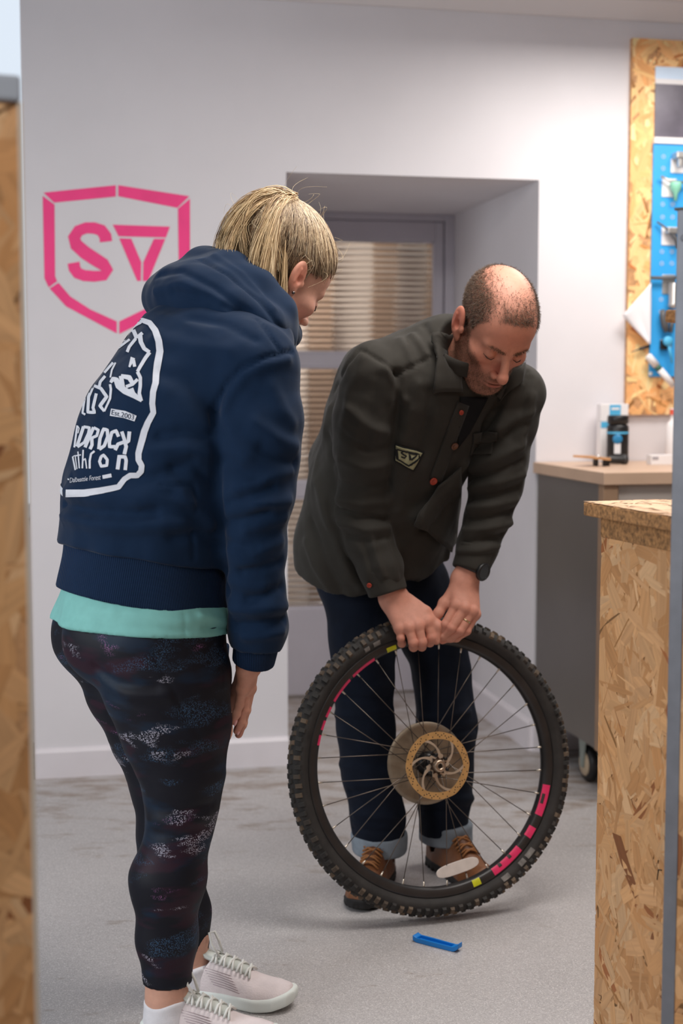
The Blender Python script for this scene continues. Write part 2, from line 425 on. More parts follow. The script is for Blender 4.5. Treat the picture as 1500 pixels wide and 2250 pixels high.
for (z0, z1) in ((z776, z527), (z1056, z806), (z1330, z1090)):
    z0, z1 = min(z0, z1), max(z0, z1); V = []; F = []; pitch = .0242; n = int((z1-z0)/pitch*8)
    for i in range(n+1):
        z = z0+(z1-z0)*i/n; w = RD+.018-.0075*abs(math.sin(math.pi*(z-z0)/pitch))
        V += [wl(uP0, w, z), wl(uP1, w, z)]
    for i in range(n): F.append((2*i, 2*i+1, 2*i+3, 2*i+2))
    nb = len(V)
    V += [wl(uP0, RD+.026, z0), wl(uP1, RD+.026, z0), wl(uP1, RD+.026, z1), wl(uP0, RD+.026, z1)]; F.append((nb, nb+3, nb+2, nb+1))
    g = MB(); g.add(V, F, False); g.build('pane', m_glass, door, 'reeded glass pane with horizontal ribs')
    g = MB()
    for (a, c) in ((z0-.0, z0+.008), (z1-.008, z1)): g.box(wl(uP0, RD+.004, a), WT*(uP1-uP0), WN*.012, ZZ*(c-a))
    for (a, c) in ((uP0, uP0+.008), (uP1-.008, uP1)): g.box(wl(a, RD+.004, z0), WT*(c-a), WN*.012, ZZ*(z1-z0))
    g.build('glazing_bead', m_door, door)
# what shows through the ribbed glass: a beige passage wall with timber boards and a pale strip painted in for a bright vertical highlight
m_beige = mat('passage_paint', srgb(222, 206, 190), .8, noise=(2, .05)); m_board = mat('timber_board', srgb(150, 124, 102), .7, noise=(9, .15))
m_highlight = mat('pale_highlight_strip', srgb(232, 230, 245), .5)
b = MB(); b.box(wl(-.9, 2.5, 0), WT*3.0, WN*.06, ZZ*2.6); setp(b.build('wall_passage', m_beige), 'beige passage wall seen through the reeded door glass', None, None, 'structure')
k = 1
for (u, w, mt) in ((-.45, .10, m_board), (-.12, .16, m_board), (.52, .13, m_board), (.86, .12, m_board), (.22, .07, m_highlight), (1.15, .10, m_board)):
    k += 1; b = MB(); b.box(wl(u, 2.30, 0), WT*w, WN*.05, ZZ*2.3)
    setp(b.build('trim_%d' % k, mt), 'upright timber board standing in the passage behind the door' if mt is m_board else 'pale strip standing in for a bright vertical highlight in the door glass', None, None, 'structure')
area_light('passage_fill_light', wl(.3, 1.75, 2.5), wl(.3, 2.4, .8), .5, .5, 22, (1.0, .96, .92))  # unseen fill light added so the passage shows through the glass
# ================================================================== ORIENTED-STRAND-BOARD HELPERS
def osb_strand_mat():
    m = bpy.data.materials.new('wood_strand'); m.use_nodes = True; nt = m.node_tree; b = nt.nodes['Principled BSDF']; L = nt.links.new
    a = nn(nt, 'ShaderNodeVertexColor'); a.layer_name = 'col'; g = nn(nt, 'ShaderNodeVertexColor'); g.layer_name = 'guv'
    mp = nn(nt, 'ShaderNodeVectorMath', operation='MULTIPLY'); mp.inputs[1].default_value = (8, 120, 60); L(g.outputs[0], mp.inputs[0])
    n = nn(nt, 'ShaderNodeTexNoise'); n.inputs['Scale'].default_value = 1; n.inputs['Detail'].default_value = 3; L(mp.outputs[0], n.inputs['Vector'])
    mr = nn(nt, 'ShaderNodeMapRange'); mr.inputs[1].default_value = .3; mr.inputs[2].default_value = .7; mr.inputs[3].default_value = .86; mr.inputs[4].default_value = 1.08
    L(n.outputs[0], mr.inputs[0])
    x = nn(nt, 'ShaderNodeMix', data_type='RGBA', blend_type='MULTIPLY'); x.inputs[0].default_value = 1; L(a.outputs[0], x.inputs[6]); L(mr.outputs[0], x.inputs[7])
    L(x.outputs[2], b.inputs['Base Color']); b.inputs['Roughness'].default_value = .62; b.inputs['Specular IOR Level'].default_value = .35
    return m
m_strand = osb_strand_mat()
m_osb = mat('strand_board_core', srgb(196, 146, 100), .7, noise=(55, .3), bump=(90, .5))
m_osb_edge = mat('strand_board_cut_edge', srgb(150, 108, 66), .85, noise=(120, .55), bump=(160, 1.0))
STR_PAL = [(214,162,112),(208,154,102),(220,170,120),(226,182,136),(200,144,92),(212,162,114),(194,138,86),(218,166,114)]
def strands(o, eu, ev, nrm, w, h, n, parent, seed, size=1.0, lean=1.571, spread=.95, light=1.0, pale=0.0):
    """thin wood strands laid over one face of a board (o corner, eu/ev unit edges)"""
    rs = np.random.RandomState(seed); V = []; F = []; col = []; guv = []
    for i in range(n):
        l = size*rs.uniform(.035, .14); ww = size*rs.uniform(.006, .036); c = np.array([rs.uniform(0, w), rs.uniform(0, h)])
        th = lean+rs.normal()*spread; d = np.array([math.cos(th), math.sin(th)]); e = np.array([-d[1], d[0]])
        thin = rs.rand() < .22
        if thin: ww *= .28
        j = rs.uniform(-.35, .35, 6)
        pts = [c-d*l*(.5+j[0]*.3)-e*ww*.5, c-d*l*.1*(1+j[5])-e*ww*(.62+j[4]*.3), c+d*l*(.5+j[1]*.3)-e*ww*(.5+j[2]), c+d*l*(.5+j[3]*.3)+e*ww*.35, c+d*l*.05+e*ww*(.6+j[2]*.3), c-d*l*(.5+j[4]*.3)+e*ww*(.4+j[5])]
        k = rs.rand()
        base = (np.array(STR_PAL[rs.randint(len(STR_PAL))], float)*.8+np.array((211, 160, 110.))*.2)*rs.uniform(.94, 1.05)
        if k < .024: base = np.array((150, 92, 52.))*rs.uniform(.85, 1.2)
        elif thin and k < .30: base = np.array((160, 112, 64.))*rs.uniform(.7, 1.1)
        base = np.clip(base*light*(1-pale)+np.array((236, 214, 192.))*pale, 0, 250); lin = srgb(*base)[:3]
        off = .0004+rs.uniform(0, .0011); b = len(V)
        for q, p in enumerate(pts):
            pu = min(max(p[0], 0), w); pv = min(max(p[1], 0), h)
            V.append(o+eu*pu+ev*pv+nrm*(off+rs.uniform(0, .00035))); col.append(lin)
            lc = p-c; guv.append((lc@d, lc@e+.03, rs_i := (i*.7919 % 1)))
        F.append((b, b+1, b+4, b+5)); F.append((b+1, b+2, b+3, b+4))
    V = np.array(V); F = np.array(F)
    nf = np.cross(V[F[:, 1]]-V[F[:, 0]], V[F[:, 2]]-V[F[:, 0]])@nrm
    F[nf < 0] = F[nf < 0][:, ::-1]
    me = mesh_np('wood_strands', V, F, m_strand, False); color_attr(me, np.array(col)); color_attr(me, np.array(guv), 'guv')
    ob = link('wood_strands', me, parent); ob['kind'] = 'stuff'; return ob

# ------------------------------------------------------------------ counter of strand board (right foreground)
HC = 1.10
K0 = ath(1281, 1103, HC); kb = unit(ath(1470, 1098, HC)-K0); kf = ath(1470, 1141, HC)-K0; kf = unit(kf-kb*(kf@kb))   # corner, along the back edge, towards the camera
counter = thing('strand_board_counter', [*(K0+kb*.3+kf*.2)[:2], 0], 'waist-high workshop counter built of raw strand board, in the right foreground', 'counter')
b = MB(); b.box(K0-ZZ*.026, kb*.9, kf*.50, ZZ*.026); top = b.build('counter_top', m_osb_edge, counter, 'overhanging strand board top with rough cut edge', bevel=.003)
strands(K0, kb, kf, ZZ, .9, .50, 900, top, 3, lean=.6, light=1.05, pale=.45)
KI = K0+kb*.030+kf*.022
b = MB(); b.box(KI-ZZ*HC, kb*.02, kf*.47, ZZ*(HC-.026)); sd = b.build('side_panel', m_osb, counter)
KL = KI-kb*.0006
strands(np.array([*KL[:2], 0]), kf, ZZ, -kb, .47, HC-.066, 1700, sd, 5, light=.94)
b = MB(); b.box(KI-kb*.004-ZZ*.066, kb*.024, kf*.475, ZZ*.04); b.build('batten', m_osb_edge, counter, bevel=.002)
b = MB(); b.box(KI+kb*.02-ZZ*HC, kb*.8, kf*.02, ZZ*(HC-.026)); b.build('back_panel', m_osb, counter)
b = MB(); b.box(KI+kb*.02+kf*.45-ZZ*HC, kb*.8, kf*.02, ZZ*(HC-.026)); b.build('front_panel', m_osb, counter)
b = MB(); st = KI+kf*.235+ZZ*0-kb*.0024
b.tube([np.array([*st[:2], .435]), np.array([*st[:2], .455])+kf*.004, np.array([*st[:2], .458])+kf*.016], .0012, 6); b.build('staple', mat('dark_wire', srgb(40, 36, 36), .4, .8), sd)

# ------------------------------------------------------------------ strand-board partition with metal angle (right edge)
m_alu = mat('aluminium_angle', srgb(128, 129, 135), .5, .55, noise=(30, .08))
PR = at(1486, 700, 2.33); hp = at(1486, 462, 2.33)[2]
pdir = unit([.80, -.60, 0]); pn = np.array([pdir[1], -pdir[0], 0])          # runs right and towards the camera; pn faces the shop
if pn[0] > 0: pn = -pn
part_r = thing('partition_panel', [PR[0], PR[1], 0], 'strand board partition edged with a grey aluminium angle, at the right edge', 'partition')
P0 = np.array([PR[0], PR[1], 0])
b = MB(); b.box(P0+pdir*.006, pdir*.6, -pn*.022, ZZ*(hp-.012)); brd = b.build('board', m_osb, part_r)
strands(P0+pdir*.006, pdir, ZZ, pn, .6, hp-.012, 1500, brd, 9)
b = MB(); b.box(P0-pdir*.0, pdir*.022, pn*.0026, ZZ*hp); b.box(P0-pdir*.0026, pdir*.0026, -pn*.026+pn*.0, ZZ*hp); b.build('corner_angle', m_alu, part_r, 'grey aluminium corner angle', bevel=.0008)
b = MB(); b.box(P0-pdir*.006+pn*.004+ZZ*hp, pdir*.6, -pn*.034, ZZ*.004); b.build('top_cap', mat('dark_cap', srgb(92, 82, 70), .6), part_r)
b = MB(); b.lathe(P0+pdir*.011+pn*.0026+ZZ*(hp-.045), pn, [(0, .0022), (.004, .002), (.0062, 0)], 14); b.build('screw_head', m_alu, part_r)
sh = at(1459, 695, 2.46); 
shelf = thing('strand_board_shelf', [sh[0]+.1, sh[1], sh[2]-.012], 'rough end of a small strand board shelf sticking out behind the aluminium angle', 'shelf')
b = MB(); b.box(sh-ZZ*.011, pdir*.26, np.array([.10, .09, 0]), ZZ*.022); b.build('shelf_board', m_osb_edge, shelf, bevel=.004)
b = MB(); b.box(sh+pdir*.15-ZZ*.09, pdir*.1, np.array([.004, .005, 0]), ZZ*.079); b.build('bracket', m_alu, shelf)

# ------------------------------------------------------------------ strand-board partition (left edge, out of focus)
DL = 1.72
L0 = at(45, 225, DL); hl = L0[2]; L0 = np.array([L0[0], DL, 0])
ldir = unit([-.93, -.36, 0]); ln = np.array([-ldir[1], ldir[0], 0]);
if ln[1] > 0: ln = -ln
part_l = thing('partition_panel', L0, 'tall strand board partition standing close to the camera at the left edge', 'partition')
b = MB(); b.box(L0, ldir*.5, -ln*.022, ZZ*hl); brd = b.build('board', m_osb, part_l)
strands(L0, ldir, ZZ, ln, .5, hl, 1500, brd, 21, size=1.15)
b = MB(); b.box(L0-ldir*.0015, ldir*.006, ln*.0028, ZZ*hl); b.build('edge_strip', mat('pale_edge_tape', srgb(206, 190, 172), .6), part_l)
b = MB(); b.box(L0+ZZ*hl-ldir*.0-ln*.026, ldir*.5, ln*.034, ZZ*(at(20, 168, DL)[2]-hl)); b.build('top_rail', mat('blue_grey_rail', srgb(168, 174, 184), .5), part_l, 'blue grey top rail', bevel=.004)

# bright shop window beyond the end of the wall
m_wframe = mat('window_frame_paint', srgb(205, 210, 218), .5)
WV = .45; uw_, zw_ = wall_uz(22, 90, WV); wx = WO+WT*(uw_-.75)+WN*WV
win = thing('window_1', [*wx[:2], 1.2], 'bright daylit window beyond the end of the wall', None); setp(win, kind='structure')
m_day = bpy.data.materials.new('daylight_pane'); m_day.use_nodes = True; nt = m_day.node_tree
nt.nodes.remove(nt.nodes['Principled BSDF']); em = nn(nt, 'ShaderNodeEmission'); em.inputs[0].default_value = (.80, .89, 1, 1); em.inputs[1].default_value = 1.1
nt.links.new(em.outputs[0], nt.nodes['Material Output'].inputs[0])
b = MB(); b.box(wx+ZZ*.9, WT*.9, WN*.01, ZZ*2.6); b.build('pane', m_day, win)
b = MB()
for a, w2 in ((-.05, .05), (.9, .05)): b.box(wx+WT*a+ZZ*.85-WN*.03, WT*w2, WN*.06, ZZ*2.7)
for z in (.85, 3.5): b.box(wx-WT*.05+ZZ*z-WN*.03, WT*1.0, WN*.06, ZZ*.05)
b.build('window_frame', m_wframe, win)
b = MB(); b.box(WO+WT*(uw_-2.2)+WN*(WV+.05), WT*1.4, WN*.1, ZZ*3.7); b.box(WO+WT*(uw_-.8)+WN*(WV+.05), WT*1.0, WN*.1, ZZ*.85)
setp(b.build('wall_far', m_wall), 'far wall around the daylit window', None, None, 'structure')

# ================================================================== WORKBENCH
m_btop = mat('beech_worktop', srgb(206, 174, 148), .42, noise=(6, .06)); m_steel = mat('grey_steel_cabinet', srgb(122, 117, 112), .34, .5, noise=(2.2, .08))
m_drawer = mat('pale_drawer_front', srgb(186, 176, 168), .45); m_black = mat('black_plastic', srgb(26, 25, 26), .42); m_rubber_g = mat('grey_rubber', srgb(70, 68, 68), .7)
HB = 1.055; ub = u_r-.012
bench = thing('workbench', wl(ub+.9, -.33, 0), 'mobile workbench with beech top on grey steel cabinets beside the recess', 'workbench')
b = MB(); b.box(wl(ub, -.66, HB-.04), WT*1.75, WN*.655, ZZ*.04); b.build('worktop', m_btop, bench, 'pale beech worktop', bevel=.003)
b = MB(); b.box(wl(ub+.012, -.622, .155), WT*.022, WN*.60, ZZ*(HB-.04-.155)); b.build('side_panel', m_steel, bench, bevel=.003)
b = MB(); b.box(wl(ub+.034, -.60, .155), WT*1.6, WN*.57, ZZ*(HB-.04-.155)); b.build('cabinet_body', m_steel, bench)
b = MB(); b.box(wl(ub+.006, -.645, .155), WT*.05, WN*.045, ZZ*(HB-.04-.155)); b.build('corner_post', mat('brown_post', srgb(158, 128, 102), .55, noise=(8, .1)), bench, 'brown wooden corner post', bevel=.003)
for i in range(2):
    for zz, hh in ((.945, .068), (.78, .155), (.55, .22), (.2, .34)):
        b = MB(); b.box(wl(ub+.062+i*.78, -.628, zz), WT*.76, WN*.03, ZZ*hh); dw = b.build('drawer', m_drawer, bench, bevel=.004)
        b = MB(); b.box(wl(ub+.30+i*.78, -.640, zz+hh-.03), WT*.26, WN*.012, ZZ*.014); b.build('handle', m_steel, dw, bevel=.003)
def caster(u, v):
    c = wl(u, v, .062); r = .06; t = thing('caster', c, None, None); t['label'] = 'swivel caster'; t.parent = bench; t.location = Vector(c)-bench.location
    b = MB(); b.lathe(c-WT*.016, WT, [(.012, 0), (.05, 0), (.06, .006), (.06, .026), (.05, .032), (.012, .032)], 28); b.build('wheel', m_black, t)
    b = MB(); b.lathe(c-WT*.021, WT, [(0, 0), (.036, 0), (.042, .003), (.042, .039), (.036, .042), (0, .042)], 24); b.build('hub', mat('tan_caster_rim', srgb(186, 166, 140), .4), t)
    for s in (-.026, .022): b2 = MB(); b2.prism([c+WT*s+ZZ*.095-WN*.03, c+WT*s+ZZ*.095+WN*.03, c+WT*s+WN*.012-ZZ*.012, c+WT*s-WN*.012-ZZ*.012], WT*.004); b2.build('fork', mat('grey_green_fork', srgb(150, 160, 154), .4, .4), t)
    b = MB(); b.box(c-WT*.04-WN*.04+ZZ*.091, WT*.08, WN*.08, ZZ*.006); b.build('plate', m_steel, t)
for (u, v) in ((ub+.062, -.42), (ub+.062, -.12), (ub+.85, -.56), (ub+1.5, -.56)): caster(u, v)

m_blue_d = mat('sky_blue_print', srgb(84, 180, 224), .5); m_white = mat('white_card', srgb(238, 234, 234), .6)
BV = -.36
def bpt(px, v, z=HB):
    p = onplane(px, 1000, WO+WN*v, WN); return np.array([p[0], p[1], z])
# black canister
c = bpt(1356, -.15); cn = thing('canister', c, 'tall black screw-top canister with a blue round tag on the workbench', 'canister')
b = MB(); b.lathe(c, ZZ, [(0, 0), (.036, 0), (.038, .004), (.038, .126), (.035, .134), (.028, .137)], 32); b.build('body', m_black, cn)
b = MB(); b.lathe(c+ZZ*.137, ZZ, [(.030, 0), (.037, .002), (.037, .026), (.034, .031), (0, .032)], 28); b.build('lid', m_black, cn)
b = MB(); b.lathe(c+ZZ*.104, ZZ, [(.0386, 0), (.0386, .007)], 32); b.build('blue_band', m_blue_d, cn)
b = MB(); tdir = unit([-c[0]-.06, -c[1], 0]); b.lathe(c+tdir*.041+ZZ*.086, tdir, [(0, .004), (.011, .004), (.016, .002), (.017, 0)], 22); b.build('round_tag', mat('blue_tag', srgb(38, 128, 178), .35), cn)
tr = np.array([-tdir[1], tdir[0], 0]); b = MB(); b.box(c+tdir*.0395-tr*.011+ZZ*.035, tr*.022, tdir*.002, ZZ*.036); b.build('label', m_white, cn)
# white and blue card box behind the canister
c = bpt(1350, -.075); e = WT; bx = thing('display_box', c, 'white cardboard box with a sky blue square, behind the black canister', 'box')
b = MB(); b.box(c-e*.055+ZZ*.0, e*.105, WN*.04, ZZ*.145); b.box(c-e*.055+ZZ*.205-ZZ*.06, e*.105, WN*.04, ZZ*.062); b.build('carton', m_white, bx, bevel=.002)
b = MB(); b.box(c-e*.022-WN*.001+ZZ*.162, e*.042, WN*.0012, ZZ*.042); sq = b.build('blue_square', m_blue_d, bx)
b = MB(); b.box(c-e*.016-WN*.0018+ZZ*.186, e*.030, WN*.001, ZZ*.008); b.build('white_wordmark', m_white, sq)
b = MB(); b.box(c-e*.054-WN*.001+ZZ*.122, e*.07, WN*.0012, ZZ*.022); b.build('blue_stripe', m_blue_d, bx)
# wedge tool with black legs
c = bpt(1312, -.30); g = thing('wedge_tool', c, 'thin tan wedge tool on short black legs lying on the workbench', 'tool')
m_tan = mat('tan_plate', srgb(196, 146, 100), .5, noise=(30, .1))
b = MB(); q = c+ZZ*.024; b.prism([q-WT*.095-WN*.02+ZZ*.008, q+WT*.03-WN*.045-ZZ*.004, q+WT*.048+WN*.0-ZZ*.004, q+WT*.0+WN*.06+ZZ*.002], ZZ*.007); b.build('plate', m_tan, g)
for (uu, vv) in ((-.015, -.022), (.010, -.030), (.028, -.016), (.0, .03)): b = MB(); b.box(c+WT*uu+WN*vv, WT*.010, WN*.010, ZZ*.026); b.build('leg', m_black, g)
b = MB(); b.lathe(c+WT*.0-WN*.005+ZZ*.031, ZZ, [(.008, 0), (.008, .005), (0, .006)], 12); b.build('bolt', mat('bright_steel', srgb(215, 212, 208), .25, .9), g)
c = bpt(1362, -.23); g = thing('grip_roll', c, 'dark rubber handlebar grip lying in front of the canister', 'grip')
b = MB(); b.lathe(c+ZZ*.0175-WT*.045, WT, [(0, 0), (.013, 0), (.014, .002), (.014, .05), (.0175, .053), (.0175, .068), (.014, .071), (0, .071)], 20); b.build('sleeve', m_black, g)
b = MB(); b.lathe(c+ZZ*.0175+WT*.012, WT, [(.0178, 0), (.0178, .005)], 20); b.build('collar', m_rubber_g, g)
# small white carton + tall white bottle
c = bpt(1452, -.28); g = thing('small_carton', c, 'small white carton with grey print, on the workbench beside the aluminium angle', 'box')
b = MB(); b.box(c-WT*.036-WN*.0, WT*.09, WN*.04, ZZ*.034); b.build('carton', m_white, g, bevel=.0015)
b = MB(); b.box(c-WT*.032-WN*.001+ZZ*.018, WT*.022, WN*.0012, ZZ*.010); b.build('grey_print', mat('grey_print', srgb(168, 164, 170), .6), g)
c = bpt(1478, -.10); g = thing('spray_bottle', c, 'tall white bottle with a red label, half hidden by the aluminium angle', 'bottle')
b = MB(); b.lathe(c, ZZ, [(0, 0), (.026, 0), (.028, .004), (.028, .125), (.02, .142), (.012, .15), (.012, .165), (.014, .166), (.014, .19), (0, .192)], 24); b.build('body', m_white, g)
b = MB(); b.lathe(c, ZZ, [(.0144, .168), (.0144, .188)], 24); b.build('red_label', mat('red_print', srgb(226, 92, 70), .5), g)

# ================================================================== PEGBOARD
u0, zt = wall_uz(1384, 86); z0 = wall_uz(1384, 911)[1]
peg_osb = thing('tool_board', wl(u0+.4, 0, z0), 'large strand board backing panel on the wall above the workbench', 'board')
b = MB(); b.box(wl(u0, -.018, z0), WT*.9, WN*.018, ZZ*(zt-z0)); brd = b.build('board', m_osb, peg_osb)
strands(wl(u0, -.018, z0), WT, ZZ, -WN, .9, zt-z0, 2200, brd, 33, light=1.24)  # strands coloured brighter, painting in the glare of the bench lamp
OF = -.020
def pw(px, py, off=OF): u, z = wall_uz(px, py, off); return u, z
ua, za = pw(1433, 316); zb = pw(1426, 828)[1]
m_peg = mat('blue_pegboard_paint', srgb(58, 164, 232), .38, noise=(5, .03)); m_hole = mat('peg_hole_pale', srgb(206, 196, 198), .8)
pegb = thing('pegboard', wl(ua+.3, OF, zb), 'bright blue steel pegboard screwed to the strand board', 'pegboard')
b = MB(); b.box(wl(ua, OF-.012, zb), WT*.6, WN*.012, ZZ*(za-zb)); b.build('panel', m_peg, pegb, bevel=.002)
b = MB(); b.box(wl(ua, OF-.020, za), WT*.6, WN*.02, ZZ*.021); b.build('top_strip', m_white, pegb)
# round holes in the panel: recessed discs
hz = [344, 370, 449, 477, 552, 578, 660, 686]
for col_px, rows in ((1457, (344, 370, 449, 477, 553, 579, 658, 685)), (1479, (449, 477, 553, 579))):
    for r_ in rows:
        u, z = pw(col_px-(r_-344)*.016, r_, OF-.012)
        h = MB(); h.lathe(wl(u, OF-.0124, z), -WN, [(.0072, 0), (.0072, .0006), (.0052, .0006), (.005, -.001), (0, -.001)], 14); h.build('peg_hole', m_hole, pegb)
h = MB(); u, z = pw(1429, 821, OF-.012); h.lathe(wl(u, OF-.012, z), -WN, [(.007, 0), (.006, .003), (0, .0035)], 14); h.build('screw', m_white, pegb)
u1, z1 = pw(1436, 305); z2 = pw(1436, 184)[1]; z3 = pw(1436, 173)[1]; z4 = pw(1436, 146)[1]
pst = thing('header_poster', wl(u1+.3, OF, z1), 'dark landscape poster with a white and pale blue header above the blue pegboard', 'poster')
b = MB(); b.box(wl(u1, OF-.004, z1), WT*.5, WN*.004, ZZ*(z2-z1)); b.build('dark_picture', mat('poster_photo', srgb(104, 98, 110), .3, noise=(7, .35)), pst)
b = MB(); b.box(wl(u1, OF-.006, z2), WT*.5, WN*.006, ZZ*(z3-z2)); b.build('white_strip', m_white, pst)
b = MB(); b.box(wl(u1, OF-.004, z3), WT*.5, WN*.004, ZZ*(z4-z3)); b.build('pale_header', mat('pale_blue_print', srgb(206, 224, 244), .4, noise=(4, .08)), pst)

m_galv = mat('galvanised_steel', srgb(196, 192, 188), .34, .8, noise=(20, .08)); m_dgrey = mat('dark_grey_tool', srgb(84, 84, 86), .45)
PF = OF-.012
def hook_plate(t, px, py, w=.042, h=.046, mt=None):
    u, z = pw(px, py, PF); b = MB(); b.box(wl(u-w/2, PF-.004, z-h/2), WT*w, WN*.004, ZZ*h); b.build('back_plate', mt or m_white, t, bevel=.003); return u, z
def pegtool(name, px, py, label, cat='tool'):
    u, z = pw(px, py, PF); t = thing(name, wl(u, PF-.02, z), label, cat); return t, u, z
t, u, z = pegtool('steel_clamp', 1490, 345, 'galvanised steel clamp at the top of the blue pegboard')
hook_plate(t, 1487, 365, .05, .05); b = MB(); b.box(wl(u-.028, PF-.05, z-.012), WT*.10, WN*.048, ZZ*.024); b.build('jaw', m_galv, t, bevel=.004)
b = MB(); b.box(wl(u-.018, PF-.045, z-.04), WT*.016, WN*.02, ZZ*.03); b.build('arm', m_galv, t, bevel=.002)
t, u, z = pegtool('green_nozzle_tool', 1472, 412, 'pale green nozzle in a white holder on the pegboard')
hook_plate(t, 1469, 413, .055, .065)
b = MB(); b.lathe(wl(u+.008, PF-.028, z+.005), -ZZ, [(.0, -.012), (.020, -.010), (.021, 0), (.017, .018), (.008, .03), (.006, .055), (0, .056)], 20); b.build('nozzle', mat('pale_green_plastic', srgb(138, 204, 176), .4), t)
b = MB(); b.tube([wl(u-.045, PF-.02, z+.035), wl(u-.015, PF-.03, z+.018), wl(u+.05, PF-.03, z+.014)], .005, 8); b.build('rod', m_galv, t)
t, u, z = pegtool('spoke_wrench', 1470, 520, 'dark jawed wrench in a white holder on the pegboard')
hook_plate(t, 1468, 519, .055, .065)
b = MB(); b.tube([wl(u-.055, PF-.014, z+.05), wl(u-.02, PF-.03, z+.022), wl(u+.012, PF-.03, z-.01), wl(u+.018, PF-.03, z-.045)], [.003, .005, .009, .005], 8); b.build('jaw', m_dgrey, t)
b = MB(); b.box(wl(u-.022, PF-.04, z+.008), WT*.06, WN*.03, ZZ*.022); b.build('head', m_galv, t, bevel=.003)
t, u, z = pegtool('truing_gauge', 1462, 612, 'grey bar gauge with a hanging steel cylinder, above the white cloth')
hook_plate(t, 1468, 625, .05, .07, m_galv)
b = MB(); b.tube([wl(u-.066, PF-.022, z), wl(u+.01, PF-.022, z), wl(u+.05, PF-.022, z+.004)], [.006, .007, .006], 10); b.build('bar', m_dgrey, t)
b = MB(); b.lathe(wl(u+.018, PF-.03, z-.018), -ZZ, [(0, 0), (.016, 0), (.018, .004), (.018, .07), (.02, .074), (.02, .082), (.012, .09), (0, .09)], 20); b.build('cylinder', m_galv, t)
t, u, z = pegtool('cable_pliers', 1457, 712, 'cable pliers with a dark grey handle and blue stem, low on the pegboard')
hook_plate(t, 1462, 755, .045, .03, m_galv)
b = MB(); b.tube([wl(u-.014, PF-.02, z+.05), wl(u-.012, PF-.022, z+.03), wl(u-.004, PF-.022, z-.005), wl(u+.002, PF-.022, z-.03)], [.008, .013, .014, .008], 12); b.build('handle', m_dgrey, t)
b = MB(); b.tube([wl(u+.026, PF-.02, z+.02), wl(u+.018, PF-.022, z-.03)], [.008, .007], 10); b.build('handle', m_dgrey, t)
b = MB(); b.lathe(wl(u+.008, PF-.02, z-.062), -WN, [(0, .012), (.014, .012), (.018, .006), (.018, 0)], 16); b.tube([wl(u+.010, PF-.022, z-.065), wl(u+.026, PF-.022, z-.14)], [.007, .004], 10); b.build('stem', m_blue_d, t)
b = MB(); b.box(wl(u-.016, PF-.018, z-.092), WT*.026, WN*.014, ZZ*.034); b.build('jaw', m_black, t, bevel=.003)
# white cloth hanging by a corner
cl = [pw(1427, 622, OF-.02), pw(1364, 693, OF-.02), pw(1394, 724, OF-.02), pw(1425, 756, OF-.02)]
V = []; F = []; N = 12
for i in range(N+1):
    for j in range(N+1):
        s, r_ = i/N, j/N
        a = np.array(cl[0])*(1-s)+np.array(cl[1])*s; c2 = np.array([cl[0][0], cl[0][1]-.0])*(1-s)*0
        q = np.array(cl[0])*(1-s)*(1-r_)+np.array(cl[1])*s*(1-r_)+np.array(cl[3])*r_
        V.append(wl(q[0], OF-.026-.010*math.sin(3*s+2*r_)*(1-r_)-.004*math.sin(9*s), q[1]))
for i in range(N):
    for j in range(N): F.append((i*(N+1)+j, i*(N+1)+j+1, (i+1)*(N+1)+j+1, (i+1)*(N+1)+j))
b = MB(); b.add(V, F, True); ob = setp(b.build('wiping_cloth', mat('white_cloth', srgb(240, 237, 240), .85, bump=(220, .3))), 'white cloth hanging folded to a point at the left edge of the pegboard', 'cloth')
sol = ob.modifiers.new('thickness', 'SOLIDIFY'); sol.thickness = .003
(ua_, za_), (ub_, zb_) = pw(1384, 774, OF-.01), pw(1424, 760, OF-.012)
t = thing('scriber', wl(ua_, OF-.01, za_), 'thin dark scriber pointing left below the white cloth', 'tool')
p, q = wl(ua_, OF-.014, za_), wl(ub_, OF-.020, zb_)
b = MB(); b.tube([p, p+(q-p)*.5], [.0012, .003], 8); b.build('tip', m_dgrey, t)
b = MB(); b.tube([p+(q-p)*.45, p+(q-p)*.5, q], [.003, .006, .005], 8); b.build('shaft', m_black, t)
(ua_, za_), (ub_, zb_) = pw(1420, 781, OF-.02), pw(1472, 842, OF-.02)
p, q = wl(ua_, OF-.03, za_), wl(ub_, OF-.03, zb_)
t = thing('marker_tube', q, 'white tube with a dark green band hanging slanted off the pegboard', 'tube')
b = MB(); b.tube([p, p+(q-p)*.03, p+(q-p)*.36], [.010, .013, .013], 14); b.build('cap', m_white, t)
b = MB(); b.tube([p+(q-p)*.36, p+(q-p)*.5], [.0115, .0115], 14); b.build('green_band', mat('dark_green', srgb(70, 112, 96), .5), t)
b = MB(); b.tube([p+(q-p)*.5, p+(q-p)*1.1], [.012, .012], 14); b.build('barrel', m_white, t)
